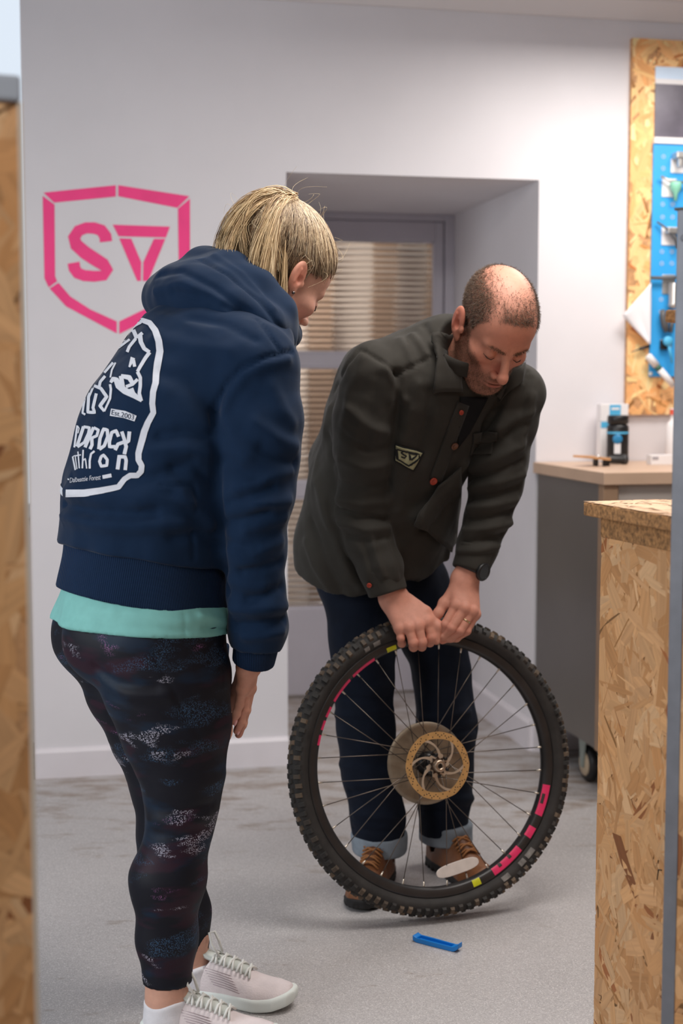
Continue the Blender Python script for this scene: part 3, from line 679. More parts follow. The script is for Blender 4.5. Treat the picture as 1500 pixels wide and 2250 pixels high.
# ================================================================== MOUNTAIN-BIKE WHEEL
yaw, tilt = math.radians(17.5), math.radians(10); WC = np.array([.2265, 3.497, .379]); RT = .3700
wa = np.array([math.sin(yaw)*math.cos(tilt), -math.cos(yaw)*math.cos(tilt), math.sin(tilt)])
we1 = np.array([math.cos(yaw), math.sin(yaw), 0.]); we2 = np.cross(wa, we1)
if we2[2] < 0: we2 = -we2
def wp(r, th, s): return WC+1.016*r*(math.cos(th)*we1+math.sin(th)*we2)+s*wa
def wheel_ang(px, py, s=.015):
    p = onplane(px, py, WC+wa*s, wa)-WC; return math.atan2(p@we2, p@we1), math.hypot(p@we1, p@we2)
m_tyre = mat('black_tyre_rubber', srgb(44, 41, 39), .72, noise=(26, .35), bump=(70, .4))
def dirty_mat():
    m = mat('muddy_tread_rubber', srgb(52, 48, 44), .75, noise=(60, .3)); nt = m.node_tree; b = nt.nodes['Principled BSDF']
    oi = nn(nt, 'ShaderNodeObjectInfo'); r = nn(nt, 'ShaderNodeValToRGB'); r.color_ramp.elements[0].position = .45; r.color_ramp.elements[1].position = 1
    r.color_ramp.elements[0].color = srgb(48, 46, 44); r.color_ramp.elements[1].color = srgb(112, 94, 76)
    nt.links.new(oi.outputs['Random'], r.inputs[0]); x = nn(nt, 'ShaderNodeMix', data_type='RGBA', blend_type='MULTIPLY'); x.inputs[0].default_value = 1
    src = b.inputs['Base Color'].links[0].from_node; nt.links.new(r.outputs[0], src.inputs[6]); return m
m_knob = dirty_mat(); m_rim = mat('black_anodised_rim', srgb(52, 50, 50), .38, .3, noise=(18, .2)); m_spoke = mat('steel_spoke', srgb(112, 102, 94), .35, .85)
m_nip = mat('alloy_nipple', srgb(214, 204, 190), .3, .8); m_rotor = mat('brass_rotor_track', srgb(208, 168, 112), .38, .45, noise=(40, .12)); m_spider = mat('rotor_spider', srgb(196, 182, 164), .38, .5, noise=(25, .1))
m_cass = mat('dull_cassette_disc', srgb(146, 132, 114), .42, .6, noise=(22, .3)); m_hub = mat('black_hub', srgb(30, 29, 29), .35, .4)
wheel = thing('bicycle_wheel', [*(WC-we2*RT)[:2], 0], 'mountain bike wheel with knobbly black tyre, held upright between the two people', 'wheel')
def wtorus(prof, name, mt, parent, n=160, label=None):
    b = MB(); V = []; F = []; m = len(prof)
    for k in range(n):
        th = 2*math.pi*k/n
        for (r, s) in prof: V.append(wp(r, th, s))
    for k in range(n):
        for j in range(m): F.append((k*m+j, k*m+(j+1) % m, ((k+1) % n)*m+(j+1) % m, ((k+1) % n)*m+j))
    b.add(V, F, True); return b.build(name, mt, parent, label)
tp = []
for j in range(20):
    a = 2*math.pi*j/20; r = .3385+.0255*math.cos(a); s = .0295*math.sin(a)*(1 if math.cos(a) > -.2 else 1-.45*(-math.cos(a)-.2)/.8)
    tp.append((r, s))
tyre = wtorus(tp, 'tyre', m_tyre, wheel, 180, 'black knobbly tyre dusted with mud')
rim = wtorus([(.297, -.010), (.2955, 0), (.297, .010), (.303, .0155), (.317, .0165), (.3215, .0165), (.3215, .013), (.313, .0125), (.313, -.0125), (.3215, -.013), (.3215, -.0165), (.317, -.0165), (.303, -.0155)], 'rim', m_rim, wheel, 180, 'black rim with pink decals')
# tread knobs: near shoulder and two centre rows one by one, the hidden far shoulder joined
def knob_mesh(l, w, h):
    b = bmesh.new(); a = .78
    vs = [b.verts.new(v) for v in ((-l, -w, -h*.4), (l, -w, -h*.4), (l, w, -h*.4), (-l, w, -h*.4), (-l*a, -w*a, h), (l*a, -w*a, h), (l*a, w*a, h), (-l*a, w*a, h))]
    for f in ((0,3,2,1),(4,5,6,7),(0,1,5,4),(1,2,6,5),(2,3,7,6),(3,0,4,7)): b.faces.new([vs[i] for i in f])
    me = bpy.data.meshes.new('tread_knob'); b.to_mesh(me); b.free(); me.materials.append(m_knob); return me
def knob_matrix(th, phi, rr=.0255, ss=.0295, lift=0, twist=0):
    # phi: angle round the tyre section (0 = crown, + = near side)
    r = .3385+(rr+lift)*math.cos(phi); s = (ss+lift)*math.sin(phi)
    er = math.cos(th)*we1+math.sin(th)*we2; et = -math.sin(th)*we1+math.cos(th)*we2
    nz = unit(er*math.cos(phi)/rr+wa*math.sin(phi)/ss); lat = unit(np.cross(nz, et)); tx = np.cross(lat, nz)
    tx, lat = tx*math.cos(twist)+lat*math.sin(twist), lat*math.cos(twist)-tx*math.sin(twist)
    p = WC+er*r*1.016+wa*s
    return Matrix(((tx[0], lat[0], nz[0], p[0]), (tx[1], lat[1], nz[1], p[1]), (tx[2], lat[2], nz[2], p[2]), (0, 0, 0, 1)))
km_s = knob_mesh(.0058, .0088, .0052); km_c = knob_mesh(.0062, .0066, .0046)
for i in range(100):
    th = 2*math.pi*i/100
    for me, ph, dt, tw in ((km_s, .98, 0, 0), (km_c, .30, .5, .25), (km_c, -.30, 0, -.25)):
        o = bpy.data.objects.new('tread_knob', me); C.objects.link(o); o.parent = tyre; o.matrix_basis = Matrix.Translation(-world_off(tyre)) @ knob_matrix(th+dt*2*math.pi/100, ph+(.10 if (ph > .9 and i % 2) else 0), twist=tw)
fb_ = MB()
for i in range(100):
    M = knob_matrix(2*math.pi*(i+.5)/100, -.98); fb_.add([M @ v.co for v in km_s.vertices], [tuple(p.vertices) for p in km_s.polygons])
o = fb_.build('far_shoulder_tread', m_knob, tyre); o['kind'] = 'stuff'
# side-wall lettering remains (worn white marks on the tyre)
m_worn = mat('worn_white_print', srgb(122, 118, 114), .75, noise=(60, .45)); m_ydec = mat('yellow_green_decal', srgb(206, 206, 30), .5, noise=(40, .15)); m_pdec = mat('pink_decal', srgb(232, 50, 104), .42, noise=(50, .08))
def arc_patch(r0, r1, a0, a1, mt, name, parent, s_of, n=8):
    V = []; F = []
    for k in range(n+1):
        th = a0+(a1-a0)*k/n
        for r in (r0, .3034 if r0 < .3032 < r1-.001 else (r0+r1)/2, r1): V.append(wp(r, th, s_of(r)))
    for k in range(n):
        for j in range(2): F.append((k*3+j, k*3+j+1, (k+1)*3+j+1, (k+1)*3+j))
    b = MB(); b.add(V, F, True); return b.build(name, mt, parent)
rim_s = lambda r: (.0155+.001*(r-.303)/.014 if r > .303 else .010+.0055*(r-.297)/.006)+.0006
tyre_s = lambda r: .0295*math.sqrt(max(0, 1-((r-.3385)/.0255)**2))*(1 if r > .3334 else 1-.45*(.3334-r)/.0204)+.0012
def arc_px(p, q): return wheel_ang(*p)[0], wheel_ang(*q)[0]
for p, q in (((1188, 1722), (1172, 1786)), ((1163, 1812), (1150, 1832)), ((1135, 1858), (1078, 1908))):
    a0, a1 = arc_px(p, q); arc_patch(.2985, .3165, a0, a1, m_pdec, 'pink_decal', rim, rim_s, 10)
m_dk = mat('dark_decal_notch', srgb(58, 52, 50), .5)
for p, q, r0, r1 in (((1184, 1741), (1180, 1762), .3005, .308), ((1117, 1874), (1112, 1880), .2985, .307), ((1097, 1893), (1091, 1898), .2985, .307)):
    a0, a1 = arc_px(p, q); o = arc_patch(r0, r1, a0, a1, m_dk, 'decal_notch', rim, lambda r: rim_s(r)+.0006, 4)
a0, a1 = arc_px((1052, 1928), (1036, 1936)); arc_patch(.300, .3165, a0, a1, m_ydec, 'yellow_decal', rim, rim_s, 4)
a0, a1 = arc_px((845, 1418), (866, 1408)); arc_patch(.2985, .310, a0, a1, m_ydec, 'yellow_decal', rim, rim_s, 4)
for p, q in (((817, 1437), (768, 1478)), ((760, 1484), (726, 1536)), ((718, 1548), (708, 1572)), ((706, 1580), (700, 1602)), ((697, 1613), (694, 1637))):
    a0, a1 = arc_px(p, q); arc_patch(.2966, .3042, a0, a1, m_pdec, 'pink_decal', rim, lambda r: rim_s(max(r, .297)), 8)
for p, q in (((1165, 1862), (1150, 1880)), ((1146, 1885), (1135, 1897)), ((1110, 1913), (1095, 1925)), ((818, 1420), (832, 1412)), ((800, 1434), (810, 1427))):
    a0, a1 = arc_px(p, q); arc_patch(.327, .3385, a0, a1, m_worn, 'worn_lettering', tyre, tyre_s, 5)
# hub, spokes
b = MB(); b.lathe(WC-wa*.062, wa, [(0, 0), (.012, 0), (.012, .012), (.020, .014), (.030, .030), (.031, .034), (.022, .040), (.017, .055), (.017, .075), (.024, .086), (.029, .088), (.029, .092), (.02, .096), (.016, .104), (0, .104)], 32); hub = b.build('hub', m_hub, wheel)
b = MB(); b.lathe(WC+wa*.030, wa, [(.0155, 0), (.0155, .026), (.0135, .030), (.0065, .030), (.006, .020)], 24); b.build('axle_end', mat('worn_alloy_axle', srgb(178, 158, 138), .3, .85), hub)
b = MB(); b.lathe(WC+wa*.0545, wa, [(0, 0), (.0062, 0)], 18); b.build('axle_bore', m_black, hub)
spoke_me = []
for i in range(32):
    th = 2*math.pi*(i+.35)/32; side = 1 if i % 2 == 0 else -1; sg = 1 if (i//2) % 2 == 0 else -1
    h = wp(.0275, th+sg*math.radians(68), .028 if side > 0 else -.030); e = wp(.2945, th, .003*side); e0 = wp(.2965, th, .003*side)
    b = MB(); b.tube([h, e], .00115, 6); sp = b.build('spoke', m_spoke, wheel)
    d = unit(h-e0); b = MB(); b.tube([e0, e0+d*.003, e0+d*.013], [.0030, .0026, .0019], 8); b.build('nipple', m_nip, sp)
# cassette disc on the far side
b = MB(); b.lathe(WC-wa*.040, wa, [(.026, .006), (.05, .004), (.092, 0), (.103, 0), (.104, -.0015), (.103, -.003), (.03, -.002)], 64); cas = b.build('cassette_disc', m_cass, wheel, 'dull grey brown cassette disc behind the spokes')
for j, (r, s) in enumerate(((.088, -.008), (.074, -.013), (.060, -.018), (.047, -.023))):
    b = MB(); n = 44
    P = [(r+(.004 if k % 2 else 0)) for k in range(n)]
    V = []; F = []
    for k in range(n): th = 2*math.pi*k/n; V += [WC+wa*(s-.034)+P[k]*(math.cos(th)*we1+math.sin(th)*we2), WC+wa*(s-.0355)+P[k]*(math.cos(th)*we1+math.sin(th)*we2)]
    F = [tuple(range(0, 2*n, 2)), tuple(range(1, 2*n, 2))[::-1]]+[(2*k, 2*k+1, (2*k+3) % (2*n), (2*k+2) % (2*n)) for k in range(n)]
    b.add(V, F); b.build('sprocket', m_cass, cas)
# disc brake rotor on the near side
RS = .0400
rot = MB(); n = 96; V = []; F = []
for k in range(n):
    th = 2*math.pi*k/n; ro = .0820+.0012*max(0, math.cos(6*th))**3; ri = .0655+.0012*math.cos(6*th+.5)
    for (r, s) in ((ri, RS+.0009), (ro, RS+.0009), (ro, RS-.0009), (ri, RS-.0009)): V.append(wp(r, th, s))
for k in range(n):
    q = (k+1) % n
    for j in range(4): F.append((k*4+j, k*4+(j+1) % 4, q*4+(j+1) % 4, q*4+j))
rot.add(V, F); rotor = rot.build('brake_rotor', m_rotor, wheel, 'brass coloured perforated brake rotor track')
hb = MB()
for k in range(96):
    th = 2*math.pi*k/96; r = (.0785, .0742, .070, .0742)[k % 4]
    if (k//8) % 2 == 0 or k % 2 == 0: hb.lathe(wp(r, th, RS+.0010), wa, [(0, .0002), (.00155, .0002), (.00155, -.0008)], 8)
o = hb.build('vent_holes', m_black, rotor); o['kind'] = 'stuff'
for k in range(6):
    th0 = 2*math.pi*k/6+.35; pts = []
    for j in range(9): t = j/8; pts.append((.022+(.0675-.022)*t, th0+.70*t**1.2-.10))
    V = []; F = []
    for j, (r, th) in enumerate(pts):
        w = .0050+.0050*abs(t_-.5)*2 if (t_ := j/8) is not None else 0
        for s in (RS+.0008, RS-.0008): V += [wp(r, th-w/r*.5, s), wp(r, th+w/r*.5, s)]
    for j in range(8):
        a = j*4; c = a+4; F += [(a, c, c+1, a+1), (a+2, a+3, c+3, c+2), (a, a+2, c+2, c), (a+1, c+1, c+3, a+3)]
    b = MB(); b.add(V, F); b.build('rotor_arm', m_spider, rotor)
    th1 = th0+.25
    b = MB(); b.lathe(wp(.0265, th1, RS+.001), wa, [(.0042, 0), (.0042, .0022), (.002, .0028), (0, .002)], 10); b.build('rotor_bolt', m_black, rotor)
V = []; F = []; n = 12
for k in range(n*2):
    th = 2*math.pi*k/(n*2); r = .030 if k % 4 < 2 else .021
    V += [wp(r, th, RS+.0012), wp(r, th, RS-.001)]
m2 = 2*n; V += [wp(0, 0, RS+.0012)]
F = [(2*k, (2*k+2) % (2*m2), 2*m2) for k in range(m2)]+[(2*k, 2*k+1, (2*k+3) % (2*m2), (2*k+2) % (2*m2)) for k in range(m2)]
b = MB(); b.add(V, F); b.build('rotor_carrier', m_spider, rotor)
V = []; F = []
for k in range(20):
    th = 2*math.pi*k/20; r = .024 if k % 2 else .0165; V.append(wp(r, th, RS+.004)); 
V.append(wp(0, 0, RS+.005)); F = [(k, (k+1) % 20, 20) for k in range(20)]
b = MB(); b.add(V, F); b.build('lock_ring', mat('dark_brown_lockring', srgb(62, 46, 38), .45, .5), rotor)

# ================================================================== BLUE TYRE LEVER on the floor
a = ath(912, 2062, .004); c = ath(1010, 2088, .004); ld = unit(c-a); lp = np.array([-ld[1], ld[0], 0]); LL = np.linalg.norm(c-a); mid = (a+c)/2; mid[2] = 0
Ml = np.stack([ld, lp, ZZ])
def f_lever(P):
    q = (P-mid)@Ml.T; x = q[:, 0]; y = q[:, 1]; z = q[:, 2]
    wid = .0125-.004*np.clip((x/LL+.1), 0, 1); rise = .010*np.clip((x-.36*LL)/(.14*LL), 0, 1)**2+.004*np.clip((-x-.42*LL)/(.08*LL), 0, 1)
    body = np.maximum(np.maximum(np.abs(x)-LL/2, np.abs(y)-wid), np.abs(z-.0062-rise)-.0060)
    slot = np.maximum(np.maximum(np.abs(x+.004)-LL*.38, np.abs(y)-wid+.0035), -(z-.0035-rise))
    return smax(body, -slot, .002)
V, F = surf(f_lever, mid-.075, mid+.075, .0012, 1)
lev = setp(link('tyre_lever', mesh_np('tyre_lever', relax(V, F, 1), F, mat('blue_nylon', srgb(12, 128, 214), .35))), 'bright blue plastic tyre lever lying on the floor in front of the wheel', 'tool')
# ================================================================== PEOPLE KIT
def headR(yaw, pitch, roll):          # columns: local X (own left), Y (forward), Z (up)
    a, b, c = map(math.radians, (yaw, pitch, roll))
    f = np.array([math.cos(a)*math.cos(b), math.sin(a)*math.cos(b), -math.sin(b)]); l = np.array([-math.sin(a), math.cos(a), 0.])
    u = np.cross(f, l); l2 = l*math.cos(c)+u*math.sin(c); u2 = u*math.cos(c)-l*math.sin(c)
    return np.stack([l2, f, u2], 1)
def head_sdf(q, jaw=1.0, brow=1.0, ears=True, nose=1.0, ear=1.0):
    s = q.copy(); s[:, 0] = np.abs(q[:, 0]); j = jaw
    d = ell(s, (0, -.014, .048), (.073, .097, .080))
    d = smin(d, ell(s, (0, .036, .036), (.061, .056, .062)), .03)
    d = smin(d, ell(s, (0, .034, -.035), (.054, .057, .070)), .03)
    d = smin(d, cone(s, (.049*j, -.006, -.040), (.022*j, .068, -.096), .016, .015), .028)
    d = smin(d, ell(s, (0, .030, -.070), (.042*j, .05, .03)), .03)
    d = smin(d, ell(s, (0, .078, -.099), (.021*j, .016, .017)), .02)
    d = smin(d, ell(s, (.044, .058, -.017), (.020, .024, .017)), .02)
    d = smin(d, cone(s, (.010, .0905, .0195), (.041, .0755, .0225), .0075*brow, .0075*brow), .014)
    d = smax(d, -ell(s, (.0315, .0985, .0035), (.0175, .0165, .0115)), .010)
    d = smin(d, ell(s, (.0315, .0775, .0015), (.0138, .0140, .0118)), .0035)
    d = smin(d, cone(s, (0, .0895, .016), (0, .0895+.0255*nose, -.024*nose), .0070*nose, .0085*nose), .012)
    d = smin(d, ell(s, (0, .0895+.027*nose, -.0285*nose), (.0098*nose, .0105*nose, .0095*nose)), .007)
    d = smin(d, ell(s, (.0115*nose, .1055, -.0325*nose), (.0066*nose, .0095, .0072)), .005)
    d = smax(d, -ell(s, (.0062, .1130, -.0400), (.0036, .0055, .0035)), .003)
    d = smin(d, ell(s, (0, .084, -.060), (.029, .021, .026)), .015)
    d = smin(d, ell(s, (0, .1010, -.0585), (.0215, .0075, .0050)), .005)
    d = smin(d, ell(s, (0, .0990, -.0700), (.0185, .0078, .0062)), .005)
    d = smax(d, -ell(s, (0, .1090, -.0640), (.0225, .0110, .0015)), .002)
    if ears:
        Me = headR(0, 0, 0); a = math.radians(24); t = math.radians(-14)
        nx = np.array([math.cos(a), math.sin(a)*.4, 0]); nx = unit(nx); uz = unit(np.array([0, -math.sin(-t), math.cos(t)])); uz = unit(uz-nx*(uz@nx)); ty = np.cross(uz, nx); E = np.stack([nx, ty, uz])
        c = np.array([.0790, -.012, -.001])
        s0 = s; s = c+(s-c)/ear
        e = ell(s, c, (.0068, .0185, .0305), E)
        e = smax(e, -ell(s, c+nx*.0096+uz*.002, (.0070, .0125, .0225), E), .004)
        e = smin(e, ell(s, c-nx*.001-ty*.0, (.0040, .0100, .020), E), .003)
        e = smin(e, cone(s, c+nx*.003+uz*.013-ty*.004, c+nx*.0025-uz*.012-ty*.007, .0026, .0026), .004)
        e = smax(e, -ell(s, c+nx*.0050-uz*.004+ty*.005, (.006, .0065, .0085), E), .003)
        e = smin(e, ell(s, (.0735, .001, -.0285), (.0055, .0075, .0090)), .006)
        e = smin(e, ell(s, (.0755, .0075, -.006), (.004, .0045, .007)), .004)
        d = smin(d, e*ear, .005)
    return d
def hand_sdf(P, wrist, wr, mcps, fingers, thumb, s=1.0):
    """wrist: list of points down the forearm; mcps: 4 knuckles; fingers: 4 lists (after the knuckle); thumb: list from its base"""
    d = chain(P, wrist, wr, .02)
    w = np.asarray(wrist[-1]); n = None
    ac = unit(np.asarray(mcps[3])-np.asarray(mcps[0]))
    for i, m in enumerate(mcps):
        base = w+ac*(i-1.5)*.0125*s
        d = smin(d, cone(P, base, m, .0145*s, .0118*s), .014*s)
    f = None
    for i, (m, fg) in enumerate(zip(mcps, fingers)):
        k = (1, 1.05, 1, .88)[i]*s; r = [.0112*k, .0098*k, .0088*k, .0072*k]
        e = chain(P, [m]+list(fg), r[:len(fg)+1], .004)
        for jn in fg[:-1]: e = smin(e, np.linalg.norm(P-np.asarray(jn), axis=1)-.0101*k, .003)
        f = e if f is None else np.minimum(f, e)
    d = smin(d, f, .006*s)
    for m in mcps: d = smin(d, np.linalg.norm(P-np.asarray(m), axis=1)-.0126*s, .006)
    t = chain(P, thumb, [.0165*s, .0125*s, .0110*s, .0085*s][:len(thumb)], .008)
    d = smin(d, t, .008*s)
    return d
def bez(p, t):
    t = np.asarray(t)[..., None]; p = [np.asarray(v, float) for v in p]
    return (1-t)**3*p[0]+3*t*(1-t)**2*p[1]+3*t*t*(1-t)*p[2]+t**3*p[3]
def hair_mesh(name, paths, rad, cols, mt, taper=.25):
    """paths (N,K,3), rad scalar or (N,), cols (N,3) linear"""
    paths = np.asarray(paths, float); N, K, _ = paths.shape
    T = np.gradient(paths, axis=1); T /= np.maximum(np.linalg.norm(T, axis=2, keepdims=True), 1e-9)
    ref = np.array([.31, .17, .93]); U = np.cross(T, ref); U /= np.maximum(np.linalg.norm(U, axis=2, keepdims=True), 1e-9); W = np.cross(T, U)
    r = np.broadcast_to(np.asarray(rad, float).reshape(-1, 1), (N, K))*np.linspace(1, taper, K)[None]
    V = np.stack([paths+r[..., None]*(math.cos(a)*U+math.sin(a)*W) for a in (0, 2.094, 4.189)], 2).reshape(-1, 3)
    i = np.arange(N)[:, None, None]*K*3; k = np.arange(K-1)[None, :, None]*3; j = np.arange(3)[None, None]
    F = np.stack([i+k+j, i+k+(j+1) % 3, i+k+3+(j+1) % 3, i+k+3+j], -1).reshape(-1, 4)
    me = mesh_np(name, V, F, mt); color_attr(me, np.repeat(np.asarray(cols), K*3, axis=0)); return me
def hair_mat(name, rough=.38):
    m = mat(name, (.3, .2, .1, 1), rough, spec=.45, attr='col'); return m
def skin_mat(name):
    m = mat(name, (.6, .4, .3, 1), .54, spec=.3, sss=.12, attr='col', noise=(90, .05), bump=(420, .12)); return m
def lin(r, g, b): return np.array(srgb(r, g, b)[:3])
def fabric(name, col, rough=.85, weave=900, st=.25, sheen=.0, mott=.06, crump=None):
    return mat(name, col, rough, spec=.25, noise=(35, mott), bump=(weave, st), sheen=sheen, crumple=(crump if crump else None))
def folds(V, F, terms, noise=()):
    """move vertices along their normals by the sum of ridges; noise: (scale, amp[, offset])"""
    N = normals(V, F); h = np.zeros(len(V))
    for pts, w, amp in terms: h += ridge(V, pts, w, amp)
    for nz in noise: h += nz[1]*wob(V, nz[0], 12, nz[2] if len(nz) > 2 else 0)
    return V+N*h[:, None]
def shoe_dims(x, L):
    t = np.clip(x/L, 0, 1)
    w = np.interp(t, [0, .06, .2, .45, .7, .85, .95, 1.0], [.016, .028, .034, .033, .046, .043, .030, .012])
    return t, w
def shoe_parts(o, fd, L, sc, sole_h, mats, parent, kind):
    """o: heel point on the floor, fd: toe direction. Returns local->world matrix (rows = axes)"""
    fd = unit([fd[0], fd[1], 0]); lf = np.array([-fd[1], fd[0], 0]); M = np.stack([fd, lf, ZZ]); o = np.asarray(o, float)
    run = kind == 'running'
    def loc(P): return (P-o)@M.T
    def prof(q):
        x, y, z = q[:, 0], q[:, 1], q[:, 2]; t, w = shoe_dims(x, L); w = w*sc
        rock = (.020 if run else .010)*np.clip((t-.70)/.30, 0, 1)**2+(.012 if run else 0)*np.clip((.14-t)/.14, 0, 1)**2
        return x, y, z, t, w, rock
    def f_sole(P):
        x, y, z, t, w, rk = prof(loc(P))
        hs = sole_h*(1.12-.25*t)+rk
        d = np.maximum(np.abs(y)-w*(1.06 if run else 1.04), np.maximum(-x, x-L))
        d = smax(d, np.maximum(z-hs, rk-z), .012 if run else .006)
        if not run: d = d+.0012*np.sign(np.sin(x*260))*((z < .010+rk))
        return d
    def top(t):
        return np.interp(t, [0, .08, .22, .34, .50, .70, .86, .96, 1.0], [.075, .082, .080, .088, .078, .058, .047, .036, .02]) if run else np.interp(t, [0, .08, .22, .34, .42, .55, .72, .88, .97, 1.0], [.120, .128, .130, .132, .110, .085, .066, .058, .044, .02])
    def f_up(P):
        x, y, z, t, w, rk = prof(loc(P)); h = top(t)*sc+rk
        zz = np.clip((z-sole_h*.5)/np.maximum(h-sole_h*.5, .01), 0, 1)
        ww = w*(1.0-.50*zz**2.2)
        d = smax(np.abs(y)-ww, z-h, .022); d = smax(d, np.maximum(-x+.004, x-L+.004), .02); d = np.maximum(d, sole_h*.55-z)
        hole = econe(P, o+fd*L*.20+ZZ*.05*sc, o+fd*L*.18+ZZ*.2*sc, (.030*sc, .036*sc), (.032*sc, .040*sc), lf)
        return smax(d, -hole, .006)
    lo = o-.08; hi = o+np.array([.08, .08, .2]); e = o+fd*L; lo = np.minimum(lo, e-.08); hi = np.maximum(hi, e+.08); hi[2] = .2; lo[2] = -.02
    V, F = surf(f_sole, lo, hi, .003, 1); sole = link('sole', mesh_np('sole', relax(V, F, 1), F, mats['sole']), parent)
    V, F = surf(f_up, lo, hi, .003, 1); up = link('upper', mesh_np('upper', relax(V, F, 1), F, mats['upper']), parent)
    # tongue and laces lie on the instep
    def W(x, y, z): return o+fd*x+lf*y+ZZ*z
    tt = np.linspace(.30, .62, 7)
    def topz(t, y): 
        h = float(top(t))*sc; return h
    V = []; Fq = []
    for i, t in enumerate(np.linspace(.26, .64, 9)):
        for y in (-.016, 0, .016): V.append(W(t*L, y*sc, float(top(max(t, .30)))*sc+.004+(.014 if i == 0 else .006 if i == 1 else 0)-.006*(abs(y) > .01)))
    for i in range(8):
        for j in range(2): Fq.append((i*3+j, i*3+j+1, i*3+j+4, i*3+j+3))
    b = MB(); b.add(V, Fq, True); tg = b.build('tongue', mats['tongue'], parent); sm = tg.modifiers.new('thickness', 'SOLIDIFY'); sm.thickness = .008; sm.offset = 0
    for i in range(5):
        t = .36+.066*i; t2 = t+.035; z1 = float(top(t))*sc+.008; z2 = float(top(t2))*sc+.008; y = .024*sc
        for sg in (1, -1):
            b = MB(); b.tube([W(t*L, -sg*y, z1-.010), W(t*L+.3*(t2-t)*L, -sg*y*.45, z1+.001), W((t+t2)/2*L, 0, (z1+z2)/2+.002), W(t2*L-.3*(t2-t)*L, sg*y*.45, z2+.001), W(t2*L, sg*y, z2-.010)], .0026*sc, 8); b.build('lace', mats['lace'], parent)
    return W, top

def bridge(V, F, cs, links):
    """join the separate skin surfaces by limbs hidden in the clothes: quads near both path ends are opened and connected"""
    V = list(map(np.array, V)); F = [tuple(f) for f in F]; cs = list(map(np.array, cs)); used = set()
    cen = np.array(V)[np.array(F)].mean(1); drop = set(); n0 = len(F); add = []
    for pts, r in links:
        ids = []
        for p, nx in ((pts[0], pts[1]), (pts[-1], pts[-2])):
            for j in np.argsort(np.linalg.norm(cen-(np.asarray(p)+unit(np.asarray(nx)-np.asarray(p))*.05), axis=1)):
                f = F[j]
                if not any(i in used for i in f): break
            used.update(f); drop.add(j); ids.append(list(f))
        rings = [ids[0]]; m = len(pts)
        for i in range(1, m-1):
            t = unit(np.asarray(pts[i+1])-np.asarray(pts[i-1])); a0 = np.mean([V[q] for q in ids[0]], axis=0); u = V[ids[0][0]]-a0; u = u-t*(u@t)
            u = unit(u) if np.linalg.norm(u) > 1e-9 else unit(np.cross(t, [1, .3, 0])); w = np.cross(t, u); ring = []
            for k in range(4):
                V.append(np.asarray(pts[i])+r*(math.cos(-k*math.pi/2)*u+math.sin(-k*math.pi/2)*w)); cs.append(cs[ids[0][0]]); ring.append(len(V)-1)
            rings.append(ring)
        e = ids[1][::-1]; best = min(range(4), key=lambda s: sum(np.linalg.norm(V[rings[-1][k]]-V[e[(k+s) % 4]]) for k in range(4))); rings.append([e[(k+best) % 4] for k in range(4)])
        for a, b in zip(rings[:-1], rings[1:]):
            for k in range(4): add.append((a[k], a[(k+1) % 4], b[(k+1) % 4], b[k]))
    F = [f for j, f in enumerate(F) if j not in drop]+add
    return np.array(V), np.array(F), np.array(cs)

def cast(bvh, px, py, lift):
    r = unit(ray(px, py)); h = bvh.ray_cast(Vector((0, 0, CAM_H)), Vector(r), 9)
    if h[0] is None: return None
    n = np.array(h[1]); n = n if n@r < 0 else -n
    return np.array(h[0])+n*lift if n@r < -.03 else None
def on_cloth(V, F, lines, gain=1.0):
    """creases drawn over a garment: each (points, width, height) is laid onto its surface"""
    bvh = BVHTree.FromPolygons(V.tolist(), F.tolist()); out = []
    for pts, w, a in lines:
        P = []
        for (x0, y0), (x1, y1) in zip(pts[:-1], pts[1:]):
            n = max(1, int(math.hypot(x1-x0, y1-y0)/14))
            P += [cast(bvh, x0+(x1-x0)*k/n, y0+(y1-y0)*k/n, 0) for k in range(n)]
        P.append(cast(bvh, *pts[-1], 0)); P = [p for p in P if p is not None]
        if len(P) > 1: out.append((P, w, a*gain))
    return out
